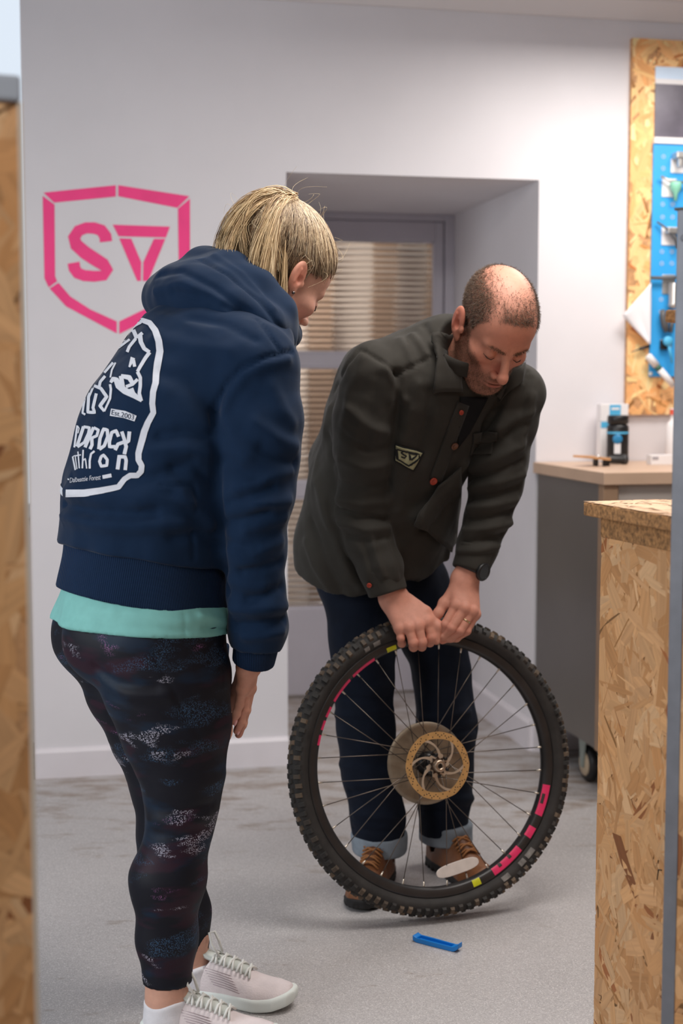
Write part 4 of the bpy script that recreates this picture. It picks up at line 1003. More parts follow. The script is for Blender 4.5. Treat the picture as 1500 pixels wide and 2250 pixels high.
# ================================================================== WOMAN (standing on the left, back to the camera)
PSI = math.radians(28); wF = np.array([math.cos(PSI), math.sin(PSI), 0]); wR = np.array([math.sin(PSI), -math.cos(PSI), 0])   # her forward, her right (towards the camera)
woman = thing('person', [-.36, 2.86, 0], 'person with blonde ponytail in navy hooded sweatshirt and dark speckled leggings, hands on thighs', 'person')
m_wskin = skin_mat('light_skin')
m_navy = fabric('navy_sweatshirt_fleece', srgb(7, 33, 60), .9, 700, .15, .10, .05, (9, .022)); m_mint = fabric('mint_jersey', srgb(128, 190, 184), .75, 1200, .15)
def legging_mat():
    m = bpy.data.materials.new('speckled_leggings'); m.use_nodes = True; nt = m.node_tree; b = nt.nodes['Principled BSDF']; L = nt.links.new
    tc = nn(nt, 'ShaderNodeTexCoord'); mp = nn(nt, 'ShaderNodeMapping'); mp.inputs['Scale'].default_value = (6, 6, 17); mp.inputs['Rotation'].default_value = (0, .25, 0); L(tc.outputs['Object'], mp.inputs['Vector'])
    vo = nn(nt, 'ShaderNodeTexVoronoi'); vo.inputs['Scale'].default_value = 420; L(tc.outputs['Object'], vo.inputs['Vector'])
    dots = nn(nt, 'ShaderNodeMapRange'); dots.inputs[1].default_value = .30; dots.inputs[2].default_value = .42; dots.inputs[3].default_value = 1; dots.inputs[4].default_value = 0; L(vo.outputs['Distance'], dots.inputs[0])
    col = None
    def layer(prev, off, lo, hi, c, use_dots):
        n = nn(nt, 'ShaderNodeTexNoise'); n.inputs['Scale'].default_value = 1.0; n.inputs['Detail'].default_value = 3; n.inputs['Roughness'].default_value = .55
        ad = nn(nt, 'ShaderNodeVectorMath', operation='ADD'); ad.inputs[1].default_value = off; L(mp.outputs[0], ad.inputs[0]); L(ad.outputs[0], n.inputs['Vector'])
        r = nn(nt, 'ShaderNodeMapRange'); r.inputs[1].default_value = lo; r.inputs[2].default_value = hi; L(n.outputs[0], r.inputs[0]); f = r.outputs[0]
        if use_dots:
            mu = nn(nt, 'ShaderNodeMath', operation='MULTIPLY'); L(f, mu.inputs[0]); L(dots.outputs[0], mu.inputs[1]); f = mu.outputs[0]
        x = nn(nt, 'ShaderNodeMix', data_type='RGBA'); L(f, x.inputs[0]); x.inputs[7].default_value = c
        if isinstance(prev, tuple): x.inputs[6].default_value = prev
        else: L(prev, x.inputs[6])
        return x.outputs[2]
    col = layer(srgb(13, 15, 27), (3, 1, 7), .52, .62, srgb(13, 32, 52), False)
    col = layer(col, (11, 5, 2), .56, .64, srgb(40, 18, 34), False)
    col = layer(col, (7, 13, 4), .56, .64, srgb(60, 92, 124), True)
    col = layer(col, (1, 9, 15), .625, .655, srgb(190, 188, 205), True)
    col = layer(col, (21, 3, 8), .62, .67, srgb(140, 92, 138), True)
    L(col, b.inputs['Base Color']); b.inputs['Roughness'].default_value = .62; b.inputs['Specular IOR Level'].default_value = .3
    return m
m_legg = legging_mat()
def wd(px, side=0.0, x0=312, y0=2.90):                     # depth of a point on her mid-plane seen at column px, shifted to her right by side
    x = (px-750)/FPX*2.9; xs = (x0-750)/FPX*2.9
    return y0+(x-xs)*math.tan(PSI)-side/math.cos(PSI)
# ---- legs
near = [(345, 1400, 2.80), (367, 1500, 2.80), (387, 1600, 2.80), (401, 1700, 2.80), (399, 1770, 2.80), (390, 1835, 2.79), (370, 1930, 2.78), (367, 2060, 2.78), (367, 2158, 2.78)]
nAB = [(.105, .135), (.100, .126), (.092, .108), (.077, .083), (.066, .069), (.060, .061), (.066, .073), (.052, .060), (.047, .050)]
far = [(290, 1400, 2.985), (320, 1500, 2.985), (350, 1600, 2.985), (372, 1700, 2.985), (378, 1770, 2.985), (374, 1835, 2.98), (376, 1910, 2.98), (402, 2010, 2.99), (418, 2085, 2.99)]
fAB = [(.105, .135), (.100, .124), (.092, .104), (.077, .082), (.066, .070), (.062, .066), (.062, .070), (.050, .056), (.040, .042)]
nP = [at(*p) for p in near]; fP = [at(*p) for p in far]
hipc = at(312, 1375, 2.90)
def f_legs(P):
    d = echain(P, nP, nAB, wR, .03); d = smin(d, echain(P, fP, fAB, wR, .03), .012)
    d = smin(d, ell(P, at(318, 1350, 2.90), (.175, .150, .12), np.stack([wR, wF, ZZ])), .05)
    d = smin(d, ell(P, at(258, 1398, 2.83), (.098, .110, .105), np.stack([wR, wF, ZZ])), .035)
    d = smin(d, ell(P, at(226, 1388, 2.95), (.098, .110, .105), np.stack([wR, wF, ZZ])), .03)
    return d
def f_legg(P):
    d = f_legs(P)
    cut = np.minimum(plane(P, at(366, 2155, 2.78), unit([.02, .0, 1]))+0, 1); far_m = cone(P, fP[-2], fP[-1]+np.array([0, 0, -.06]), .08, .08)
    d = np.where(P[:, 1] > 2.885, np.maximum(d, -(P[:, 2]-at(418, 2082, 2.99)[2])), np.maximum(d, -(P[:, 2]-at(366, 2157, 2.78)[2])))
    return np.maximum(d, P[:, 2]-.93)
V, F = surf(f_legg, (-.78, 2.55, .05), (-.10, 3.20, 1.0), .0065, 2)
kn = at(400, 1780, 2.73)
V = folds(V, F, on_cloth(V, F, [([(330,1772),(400,1784),(468,1768)], .010,-.004), ([(328,1800),(390,1812),(455,1794)], .012,.004), ([(332,1830),(390,1838),(450,1826)], .010,-.003), ([(210,1468),(255,1502),(340,1512)], .011,-.006), ([(225,1492),(275,1524),(365,1528)], .013,.004), ([(240,1530),(300,1552),(360,1552)], .010,-.003),
    ([(340,1440),(400,1560),(450,1640),(490,1690)], .005,-.0025), ([(490,1410),(488,1500)], .005,-.002)]), [(18, .0018), (45, .0008, 6)])
legg = link('leggings', mesh_np('leggings', V, F, m_legg), woman, 'dark leggings with speckled patches')
# ---- torso line
tor = [(306, 1400), (312, 1318), (318, 1210), (340, 1085), (388, 940), (460, 815), (535, 725)]
tAB = [(.200, .168), (.200, .166), (.190, .160), (.200, .168), (.208, .182), (.195, .158), (.125, .100)]
tP = [at(x, y, wd(x)) for x, y in tor]
hem_n = unit(unit(tP[2]-tP[1])+wF*.10)
shR = at(566, 800, wd(470)-.158); shL = tP[5]-(shR-tP[5])*np.array([1, 1, 1.]); shL[2] = shR[2]
shL = tP[5]-wR*.175+ZZ*.0
arm_px = [(560, 812, 2.815), (566, 930, 2.80), (567, 1000, 2.79), (560, 1090, 2.785), (555, 1200, 2.79), (560, 1300, 2.80), (566, 1380, 2.815), (562, 1420, 2.82)]
aR = [.086, .083, .080, .074, .063, .056, .055, .049]; aP = [at(*p) for p in arm_px]
lP = [shL, at(440, 1080, 3.10), at(452, 1380, 3.05), at(458, 1425, 3.04)]; lR = [.085, .075, .056, .048]
hoodN = at(590, 655, 3.06)                       # neck centre
def f_torso(P): return echain(P, tP, tAB, wR, .05)
def f_hoodie(P):
    d = f_torso(P)
    d = smin(d, echain(P, [tP[2], at(330, 1140, wd(330))], [(.198, .169), (.208, .175)], wR, .02), .02)        # blousing over the band
    d = smax(d, -plane(P, tP[2]-hem_n*.012, hem_n), .01)
    sh = smin(cone(P, tP[6], aP[0], .075, .086), cone(P, tP[6], lP[0], .075, .085), .05)
    d = smin(d, sh, .05)
    d = smin(d, chain(P, aP, aR, .02), .018); d = smin(d, chain(P, lP, lR, .02), .018)
    d = np.where(P[:, 2] < aP[-1][2]+.02, np.maximum(d, -plane(P, aP[-1], unit(aP[-2]-aP[-1]))), d)
    d = np.where((P[:, 2] < lP[-1][2]+.02), np.maximum(d, -plane(P, lP[-1], unit(lP[-2]-lP[-1]))), d)
    # neck opening
    d = smax(d, -cone(P, hoodN, hoodN+unit(at(640, 560, 3.10)-hoodN)*.2, .066, .10), .01)
    return d
V, F = surf(f_hoodie, (-.72, 2.60, .66), (-.04, 3.38, 1.60), .0062, 2)
fl = [([(142,1108),(190,1122),(260,1128),(340,1128)], .011,-.008), ([(140,1135),(210,1152),(300,1158),(400,1150)], .015,.008), ([(150,1078),(220,1092),(300,1090),(380,1065)], .014,.006), ([(160,1050),(240,1060),(330,1050),(420,1010)], .011,-.005),
    ([(420,1105),(350,1098),(300,1105)], .011,.005), ([(460,1000),(400,985),(330,990)], .014,.006), ([(455,960),(400,950),(350,958)], .011,-.006), ([(465,1060),(430,1030),(380,1030)], .010,-.005), ([(470,1150),(430,1120),(400,1085)], .012,.006), ([(475,1200),(440,1175),(380,1180)], .011,-.005),
    ([(468,905),(474,980),(480,1080),(486,1200),(498,1300)], .010,-.006), ([(640,772),(585,785),(530,808),(495,845),(475,890),(470,930)], .0055,-.006), ([(632,790),(580,803),(538,826),(508,862),(492,905)], .011,.0045), ([(565,705),(590,735),(612,765)], .005,-.004),
    ([(345,745),(420,760),(500,770)], .020,.005), ([(350,820),(420,850),(465,900)], .018,-.005), ([(420,700),(500,715),(560,745)], .012,-.005),
    ([(355,1066),(424,1066),(430,1090),(428,1120)], .005,-.0035), ([(428,1170),(470,1172)], .005,-.003), ([(424,1172),(426,1225)], .005,-.003)]
for (x0, y0, x1, y1, w, a) in ((520,1070,640,1035,.014,.006), (500,1105,600,1070,.010,-.006), (560,1108,634,1100,.013,.007), (494,1150,590,1128,.010,-.006), (540,1165,626,1140,.013,.006), (496,1190,560,1205,.010,-.005), (560,1212,619,1190,.012,.006),
    (530,1258,616,1236,.010,-.006), (502,1275,580,1292,.013,.005), (545,1318,618,1290,.010,-.007), (512,1335,620,1332,.014,.008), (516,1372,620,1360,.009,-.007), (540,1398,616,1388,.010,.006), (560,930,648,980,.016,.007), (575,985,650,1020,.012,-.006), (495,1010,560,1050,.013,-.005), (600,850,640,930,.016,.005), (500,930,540,1000,.016,.004)):
    fl.append(([(x0, y0), ((x0+x1)/2, (y0+y1)/2+5), (x1, y1)], w, a))
V = folds(V, F, on_cloth(V, F, fl, 1.25), [(12, .0050), (30, .0020, 6)])
hoodie = link('hooded_sweatshirt', mesh_np('hooded_sweatshirt', V, F, m_navy), woman, 'navy hooded sweatshirt with white back print')
hood_bvh = BVHTree.FromPolygons(V.tolist(), F.tolist())
# white back print, laid on the cloth
m_print = mat('white_screen_print', srgb(206, 208, 216), .8, noise=(60, .05)); m_printn = mat('navy_print_gap', srgb(9, 36, 64), .85)
def cast_ribbons(bvh, strokes, name, mt, parent, lift, conv, label=None, step=14):
    b = MB()
    for path, w in strokes:
        P = [np.array(p, float) for p in path]; W_ = w if hasattr(w, '__len__') else [w]*len(P)
        D = []; WW = []
        for i in range(len(P)-1):
            n = max(1, int(np.linalg.norm(P[i+1]-P[i])/step))
            for k in range(n): D.append(P[i]+(P[i+1]-P[i])*k/n); WW.append(W_[i]+(W_[i+1]-W_[i])*k/n)
        D.append(P[-1]); WW.append(W_[-1]); rows = []
        for i, p in enumerate(D):
            t = D[min(i+1, len(D)-1)]-D[max(i-1, 0)]; t = t/max(np.linalg.norm(t), 1e-6); nr = np.array([-t[1], t[0]])
            rows.append([cast(bvh, *conv(p+nr*WW[i]*f), lift) for f in (-.5, -.17, .17, .5)])
        for i in range(len(rows)-1):
            for j in range(3):
                q = [rows[i][j], rows[i][j+1], rows[i+1][j+1], rows[i+1][j]]
                if all(v is not None for v in q) and max(np.linalg.norm(q[0]-q[2]), np.linalg.norm(q[1]-q[3])) < .03: b.add(q, [(0, 1, 2, 3)], True)
    return b.build(name, mt, parent, label)
def cast_text(bvh, txt, name, mt, parent, lift, o, ex, ey, conv):
    """text with its em box spanned by ex (advance) and ey (height) in drawing units"""
    cu = bpy.data.curves.new('txt', 'FONT'); cu.body = txt; ob = bpy.data.objects.new('txt', cu); C.objects.link(ob)
    dg = bpy.context.evaluated_depsgraph_get(); dg.update(); me = bpy.data.meshes.new_from_object(ob.evaluated_get(dg))
    bpy.data.objects.remove(ob); bpy.data.curves.remove(cu)
    co = np.array([v.co[:2] for v in me.vertices]); wid = co[:, 0].max(); hgt = co[:, 1].max()
    P = [cast(bvh, *conv(np.array(o)+np.array(ex)*c[0]/wid+np.array(ey)*c[1]/hgt), lift) for c in co]
    b = MB(); 
    for p in me.polygons:
        q = [P[i] for i in p.vertices]
        if all(v is not None for v in q): b.add(q, [tuple(range(len(q)))])
    bpy.data.meshes.remove(me); return b.build(name, mt, parent)
pc = lambda p: (150+p[0]*.18227, 690+p[1]*.18227)
art = [([(760,135),(820,100),(900,80),(985,112),(1050,200),(1095,330),(1108,450),(1080,600),(1060,720),(1055,830),(1025,940),(1015,1080),(1028,1190),(962,1310),(918,1420),(890,1530),(850,1680),(850,1760),(888,1830),(880,1895),(835,1945),(750,1945),(680,1990),(610,2088),(540,2105),(380,2135),(200,2160),(0,2162),(-25,2161)],
        [24,36,56,62,70,76,80,84,76,72,68,66,64,70,76,76,72,68,64,64,62,62,64,64,66,70,76,80,80])]
bord = cast_ribbons(hood_bvh, [(art[0][0], [v*1.06 for v in art[0][1]])], 'badge_border', m_print, hoodie, .0014, pc, 'white arched badge outline of the back print')
mb = MB()                                                   # the far half of the badge outline, round the other side of the back
for pl in bord.data.polygons:
    q4 = []
    if (np.array(pl.center)-tP[3])@wR < .004: continue
    for vi in pl.vertices:
        p_ = np.array(bord.data.vertices[vi].co); p_ = p_-2*((p_-tP[3])@wR)*wR; hit = hood_bvh.find_nearest(Vector(p_)); n_ = np.array(hit[1])
        q4.append(np.array(hit[0])+n_*(.0014 if n_@(np.array(hit[0])-tP[3]) > 0 else -.0014))
    mb.add(q4[::-1], [tuple(range(len(q4)))], True)
mb.build('badge_border', m_print, hoodie)
face_art = [([(600,300),(690,240),(790,195)],28),([(790,195),(832,300)],42),([(835,285),(900,232)],34),([(868,255),(880,340),(920,420),(985,465)],[50,46,42,36]),([(985,465),(930,540),(870,640),(838,700)],[40,38,36,34]),([(838,700),(872,770),(872,870),(860,960),(885,1050)],36),
    ([(516,830),(545,785),(585,800),(612,870),(690,930),(800,985),(890,1050)],[30,44,56,66,70,60,30]),([(640,750),(665,900)],46),([(640,752),(740,770),(785,850)],[40,52,40]),([(700,880),(780,850),(840,790)],34),([(760,900),(790,980)],50),
    ([(740,645),(765,580),(785,530)],[20,36,50]),([(790,560),(805,640)],34),([(510,850),(520,910),(510,1020),(440,1175)],[26,26,24,20]),([(440,1175),(390,1108),(470,1000),(400,900),(350,880),(300,862)],[24,38,36,34,32,26]),([(378,890),(392,820),(450,752)],30),
    ([(300,885),(252,1000),(242,1185),(325,1190),(305,1130),(345,960)],32),([(205,1020),(178,1195),(212,1215)],22),([(575,590),(530,680),(512,770)],18),([(560,410),(690,310)],24),([(610,410),(745,310)],24),([(715,462),(740,400),(820,300)],32),([(380,700),(490,580)],24),([(440,712),(545,590)],26),([(400,590),(490,480)],14)]
bold = lambda A, k: [(p_, [v*k for v in w_] if hasattr(w_, '__len__') else w_*k) for p_, w_ in A]
cast_ribbons(hood_bvh, bold(face_art, 1.15), 'bearded_face_print', m_print, hoodie, .0014, pc, 'white line drawing of a bearded face')
let = [([(80,1610),(116,1345)],22),([(118,1350),(138,1380),(124,1440)],13),([(112,1600),(192,1358)],38),([(190,1362),(262,1372),(250,1440),(200,1550),(118,1605)],32),([(208,1610),(312,1368)],38),([(312,1372),(370,1400),(350,1470),(282,1500)],32),([(290,1495),(292,1580),(268,1632)],38),
    ([(372,1632),(388,1500),(432,1388),(476,1400),(482,1480),(440,1590),(378,1634)],38),([(612,1480),(582,1408),(530,1430),(502,1540),(502,1602),(572,1600)],38),([(650,1418),(690,1540),(605,1570),(570,1642)],40),([(742,1418),(730,1530),(690,1560),(702,1600),(680,1692)],42)]
cast_ribbons(hood_bvh, bold(let, 1.06), 'lettering_rdrock', m_print, hoodie, .0014, pc, 'white angular letters RDROCK')
let = [([(60,1720),(92,1880)],18),([(64,1722),(90,1706),(112,1870)],12),([(124,1660),(140,1862)],15),([(96,1712),(160,1700)],14),([(186,1640),(176,1862)],18),([(180,1770),(212,1745),(228,1865)],15),([(322,1655),(280,1688),(264,1770),(264,1865)],24),([(402,1720),(382,1780),(402,1838),(470,1828),(476,1760),(432,1702),(400,1722)],34),([(622,1708),(598,1875)],44),([(600,1722),(690,1722),(702,1770),(690,1882)],40)]
cast_ribbons(hood_bvh, bold(let, 1.05), 'lettering_athlon', m_print, hoodie, .0014, pc, 'white letters athlon')
cast_ribbons(hood_bvh, [([(418,1965),(525,1945)],44), ([(0,2000),(12,1992)],20)], 'print_dash', m_print, hoodie, .0014, pc)
cast_text(hood_bvh, 'Dalbeattie Forest', 'lettering_place', m_print, hoodie, .0014, (18,2040), (375,-45), (6,-62), pc)
ban = cast_ribbons(hood_bvh, [([(514,1185),(680,1212),(815,1262)],[88,86,72])], 'year_banner', m_print, hoodie, .0014, pc)
cast_text(hood_bvh, 'Est.2003', 'lettering_year', m_printn, ban, .0022, (522,1212), (272,66), (8,-58), pc)
# hood lying on the shoulders
roll_n = [at(452, 588, 3.10), at(502, 602, 3.00), at(560, 640, 2.955), at(604, 690, 2.96), at(632, 735, 3.02)]
roll_f = [at(452, 588, 3.10), at(505, 592, 3.18), at(560, 630, 3.20), at(610, 690, 3.17), at(632, 735, 3.10)]
def f_hood(P):
    d = chain(P, roll_n, [.040, .040, .040, .036, .028], .03); d = smin(d, chain(P, roll_f, [.040, .040, .036, .032, .028], .03), .03)
    ax_ = np.stack([wR, unit(wF*.86+ZZ*.50), unit(-wF*.50+ZZ*.86)])
    d = smin(d, ell(P, at(422, 640, 3.02), (.160, .088, .054), ax_), .05)
    d = smin(d, ell(P, at(385, 634, 3.00), (.120, .050, .046), ax_), .05)
    d = smin(d, chain(P, [at(372, 645, 2.96), at(440, 660, 2.90), at(510, 680, 2.87), at(580, 712, 2.88), at(622, 748, 2.94)], [.034, .036, .034, .028, .02], .05), .05)
    d = smax(d, -cone(P, at(574, 672, 3.07), at(640, 570, 3.10), .050, .085), .014)
    return d
V, F = surf(f_hood, (-.50, 2.75, 1.34), (-.02, 3.30, 1.66), .005, 2)
V = folds(V, F, on_cloth(V, F, [([(345,600),(400,596),(470,630),(545,690)], .010,-.006), ([(380,640),(460,655),(540,700),(600,745)], .009,-.006), ([(440,570),(500,600),(570,660),(622,735)], .007,-.006), ([(470,560),(530,600),(600,680)], .008,.004), ([(335,640),(400,625),(480,662)], .012,.005)]), [(22, .0032), (55, .0010, 5)])
link('hood', mesh_np('hood', V, F, m_navy), hoodie)
# ribbed waistband and cuffs
def rib_mat():
    m = fabric('navy_rib_knit', srgb(13, 37, 66), .9, 700, .1); nt = m.node_tree; b = nt.nodes['Principled BSDF']; tc = nn(nt, 'ShaderNodeTexCoord')
    wv = nn(nt, 'ShaderNodeTexWave'); wv.inputs['Scale'].default_value = 95; wv.bands_direction = 'X'; mp = nn(nt, 'ShaderNodeMapping'); mp.inputs['Rotation'].default_value = (0, .10, -.3)
    nt.links.new(tc.outputs['Object'], mp.inputs['Vector']); nt.links.new(mp.outputs[0], wv.inputs['Vector'])
    bp = nn(nt, 'ShaderNodeBump'); bp.inputs['Strength'].default_value = .7; bp.inputs['Distance'].default_value = .003; nt.links.new(wv.outputs[1], bp.inputs['Height']); nt.links.new(bp.outputs[0], b.inputs['Normal']); return m
m_rib = rib_mat()
def f_band(P):
    d = echain(P, [tP[1]-hem_n*.02, tP[1], tP[2]+hem_n*.02], [(.206, .172), (.204, .170), (.195, .164)], wR, .02)
    return smax(smax(d, -plane(P, tP[1], hem_n), .006), plane(P, tP[2]+hem_n*.004, hem_n), .006)
V, F = surf(f_band, (-.72, 2.55, .70), (-.08, 3.25, 1.10), .0065, 2); link('waistband', mesh_np('waistband', folds(V, F, [], [(14, .002)]), F, m_rib), hoodie, 'ribbed waistband')
for (p, q, r0, r1) in ((aP[-1], at(556, 1456, 2.83), .047, .043), (lP[-1], lP[-1]-ZZ*.04, .046, .042)):
    dd = unit(q-p)
    def f_cuff(P):
        d = cone(P, p-dd*.02, q, r0, r1); d = smax(smax(d, plane(P, q, dd), .006), -plane(P, p-dd*.01, dd), .006)
        return smax(d, -cone(P, q-dd*.02, q+dd*.02, .030, .034), .004)
    V, F = surf(f_cuff, p-.09, q+.09, .004, 2); link('cuff', mesh_np('cuff', V, F, m_rib), hoodie)
# mint T-shirt below the sweatshirt
tee_n = unit(hem_n*.6+ZZ*.4)
def f_tee(P):
    d = echain(P, [tP[0]-ZZ*.02, tP[1], tP[2]], [(.200, .174), (.190, .158), (.176, .146)], wR, .02)
    d = smin(f_legs(P)-.006, d, .03)
    lo = at(118, 1378, 2.78); n = unit([-.045, -.085, 1.0])
    q = at(300, 1399, 2.70); r_ = at(505, 1394, 2.82); n = unit(np.cross(r_-lo, q-lo)); n = n if n[2] > 0 else -n
    d = smax(d, -plane(P, lo, n), .004)
    return np.maximum(d, plane(P, tP[1]+hem_n*.06, hem_n))
V, F = surf(f_tee, (-.74, 2.55, .66), (-.06, 3.25, 1.05), .006, 2)
V = folds(V, F, on_cloth(V, F, [([(250,1340),(380,1368),(495,1352)], .010,.003), ([(122,1352),(250,1374),(400,1386),(500,1378)], .004,-.002), ([(405,1350),(407,1400)], .004,-.0018), ([(440,1352),(500,1370)], .008,.005), ([(450,1378),(503,1384)], .006,-.004), ([(160,1320),(250,1350)], .010,.003)]), [(16, .0022)])
link('t_shirt', mesh_np('t_shirt', V, F, m_mint), woman, 'mint green T-shirt hem below the sweatshirt')

# ---- skin: head, neck, hands, ankles in one mesh
WS = 1.14; wH = headR(46, 37, 12); ear = at(654, 606, 3.02); wC = ear-wH@(np.array([-.078, -.012, 0])*WS)
wneck = at(580, 690, 3.05)
def w_head(P): return head_sdf((P-wC)@wH/WS, .92, .9, True, .78, 1.0)*WS
nk = wC+wH@np.array([0, -.028, -.045])
def f_whead(P): return smin(w_head(P), cone(P, nk, wneck-ZZ*.03, .056, .060), .02)
Vh, Fh = surf(f_whead, wC-np.array([.17, .17, .22]), wC+np.array([.17, .17, .18]), .0023, 2)
hw = [at(558, 1400, 2.82), at(547, 1462, 2.835)]
wm = [at(549, 1512, 2.905), at(545, 1514, 2.882), at(540, 1515, 2.860), at(533, 1513, 2.842)]
wf = [[at(540, 1560, 2.915), at(533, 1588, 2.915), at(526, 1612, 2.912)], [at(538, 1562, 2.892), at(531, 1592, 2.892), at(524, 1614, 2.890)], [at(535, 1560, 2.868), at(528, 1586, 2.868), at(520, 1606, 2.866)], [at(526, 1548, 2.848), at(519, 1569, 2.847), at(513, 1586, 2.846)]]
wt = [at(535, 1478, 2.875), at(523, 1510, 2.905), at(514, 1535, 2.915), at(508, 1555, 2.92)]
f_wh = lambda P: hand_sdf(P, hw, [.030, .027], wm, wf, wt, 1.02)
Vr, Fr = surf(f_wh, at(480, 1640, 2.76)-.02, at(600, 1380, 2.98)+.02, .0018, 2)
dl = np.array([.0, 0, 0]); hl_ = [lP[-1]+ZZ*.03, lP[-1]-ZZ*.06]; base = hl_[1]
lm = [base+np.array([.03, -.03+.02*i, -.055]) for i in range(4)]
lf_ = [[m+np.array([.012, 0, -.045]), m+np.array([.010, 0, -.07]), m+np.array([.004, 0, -.092])] for m in lm]
f_wl = lambda P: hand_sdf(P, hl_, [.030, .027], lm, lf_, [base+np.array([.0, -.03, -.02]), base+np.array([.0, -.045, -.05]), base+np.array([-.004, -.05, -.075]), base+np.array([-.008, -.05, -.095])], 1.0)
Vl, Fl = surf(f_wl, base-np.array([.12, .14, .2]), base+np.array([.14, .14, .12]), .004, 1)
ankN = at(366, 2160, 2.78); ankF = at(420, 2088, 2.99); fdN = unit([math.cos(math.radians(-10)), math.sin(math.radians(-10)), 0]); fdF = unit([math.cos(math.radians(-14)), math.sin(math.radians(-14)), 0])
heelN = np.array([ankN[0], ankN[1], 0])-fdN*.052; heelF = np.array([ankF[0], ankF[1], 0])-fdF*.048
def f_ank(P): return np.minimum(chain(P, [ankN+ZZ*.05, ankN-ZZ*.03, ankN-ZZ*.085], [.046, .042, .040], .01), chain(P, [ankF+ZZ*.05, ankF-ZZ*.05, ankF-ZZ*.10], [.040, .037, .037], .01))
Va, Fa = surf(f_ank, (-.45, 2.68, .0), (-.2, 3.08, .22), .004, 1)
V = np.concatenate([Vh, Vr, Vl, Va]); o1, o2, o3 = len(Vh), len(Vh)+len(Vr), len(Vh)+len(Vr)+len(Vl); F = np.concatenate([Fh, Fr+o1, Fl+o2, Fa+o3])
cs = np.tile(lin(214, 164, 142), (len(V), 1)); q = (V[:o1]-wC)@wH/WS
def blend(c, m, t): return c*(1-m[:, None])+np.asarray(t)*m[:, None]
g = lambda q, c, r: np.exp(-((q-np.array(c))**2/np.array(r)**2).sum(1))
qs = q.copy(); qs[:, 0] = np.abs(qs[:, 0])
ch = cs[:o1]; ch = blend(ch, .45*g(qs, (.048, .06, -.03), (.025, .04, .03)), lin(206, 128, 112)); ch = blend(ch, .75*g(qs, (.082, -.012, 0), (.016, .022, .034)), lin(216, 128, 104)); ch = blend(ch, .9*g(qs, (0, .107, -.064), (.022, .01, .010)), lin(188, 104, 100)); zq = np.interp(q[:, 1], [-.1, -.06, -.03, -.012, .0, .012, .03, .055, .075, .095], [-.075, -.07, -.05, -.01, .020, .036, .040, .064, .090, .112])
ch = blend(ch, .65*np.exp(-(np.maximum(zq-q[:, 2], 0)/.012)**2)*(qs[:, 0] < .076), lin(138, 104, 76)); cs[:o1] = ch
for fg, tip in zip(wf, [f[-1] for f in wf]): cs[o1:o2] = blend(cs[o1:o2], .6*np.exp(-(np.linalg.norm(V[o1:o2]-tip, axis=1)/.012)**2), lin(214, 132, 124))
cs[o1:o2] = blend(cs[o1:o2], np.full(o2-o1, .35), lin(200, 130, 108))
nkb = wneck-ZZ*.06
pelv = at(312, 1380, 2.90)
V, F, cs = bridge(V, F, cs, [([nkb, tP[5], aP[0], aP[3], hw[0]], .03), ([nkb, tP[5], lP[0], lP[1], hl_[0]], .03), ([nkb, tP[4], tP[2], pelv, nP[1], nP[4], ankN+ZZ*.05], .035), ([nkb, tP[4], tP[2], pelv, fP[1], fP[4], ankF+ZZ*.05], .035)])
me = mesh_np('body', V, F, m_wskin); color_attr(me, cs); wbody = link('body', me, woman)
for tip, pip, sgn in ((wf[3][-1], wf[3][-2], 1), (wf[2][-1], wf[2][-2], 1)):
    ax = unit(tip-pip); nl = unit(np.array([.86, -.4, .1])-ax*(np.array([.86, -.4, .1])@ax)); sd_ = np.cross(ax, nl)
    vN, fN = surf(lambda P: ell(P, tip+nl*.0052-ax*.001, (.0046, .0085, .0022), np.stack([sd_, ax, nl])), tip-.02, tip+.02, .0012, 1)
    link('fingernail', mesh_np('fingernail', vN, fN, mat('nail_polish', srgb(232, 170, 168), .25)), wbody)
# eye, lashes and earring
m_lash = mat('dark_lash', srgb(60, 42, 34), .6)
def hl(c): return wC+wH@(np.array(c)*WS)
b = MB(); b.tube([hl((-.045, .083, .0005)), hl((-.036, .0925, -.004)), hl((-.026, .0945, -.0045)), hl((-.020, .091, -.002))], [.0008, .0014, .0014, .0008], 6); b.build('eyelash', m_lash, wbody)
b = MB(); b.lathe(hl((-.0815, -.001, -.0305)), wH@np.array([-1, 0, 0]), [(0, .004), (.0028, .0035), (.0036, .0015), (.003, 0)], 12); b.build('earring', mat('steel_stud', srgb(120, 112, 110), .2, .9), wbody)
# ---- hair
m_whair = hair_mat('blonde_hair', .42)
elastic = at(636, 442, 3.075)
def f_cap(P):
    q = (P-wC)@wH/WS
    d = head_sdf(q, ears=False)*WS
    # hairline: keep what is above and behind a slanted surface
    y, z = q[:, 1], q[:, 2]
    zh = np.interp(y, [-.1, -.06, -.03, -.012, .0, .012, .03, .055, .075, .095], [-.075, -.07, -.05, -.01, .020, .036, .040, .064, .090, .112])
    zh = zh+.004*wob(q, 90)
    d = d-.009*np.clip((z-zh)/.035, .08, 1)
    d = smax(d, (zh-z)*.8, .004)
    return d
V, F = surf(f_cap, wC-np.array([.17, .17, .2]), wC+np.array([.17, .17, .18]), .003, 1)
me = mesh_np('hair', V, F, m_whair); color_attr(me, np.tile(lin(160, 134, 104), (len(V), 1))); hair = link('hair', me, woman, 'blonde hair tied in a high ponytail')
capV = V; capN = normals(V, F); rs = np.random.RandomState(4)
out = np.einsum('ij,ij->i', capN, V-(wC+wH@np.array([0, -.01, .04]))) > .04
roots = capV[np.where(out)[0][rs.randint(0, out.sum(), 2600)]]
qc = (capV-wC)@wH/WS; zhl = np.interp(qc[:, 1], [-.1, -.06, -.03, -.012, .0, .012, .03, .055, .075, .095], [-.075, -.07, -.05, -.01, .020, .036, .040, .064, .090, .112])
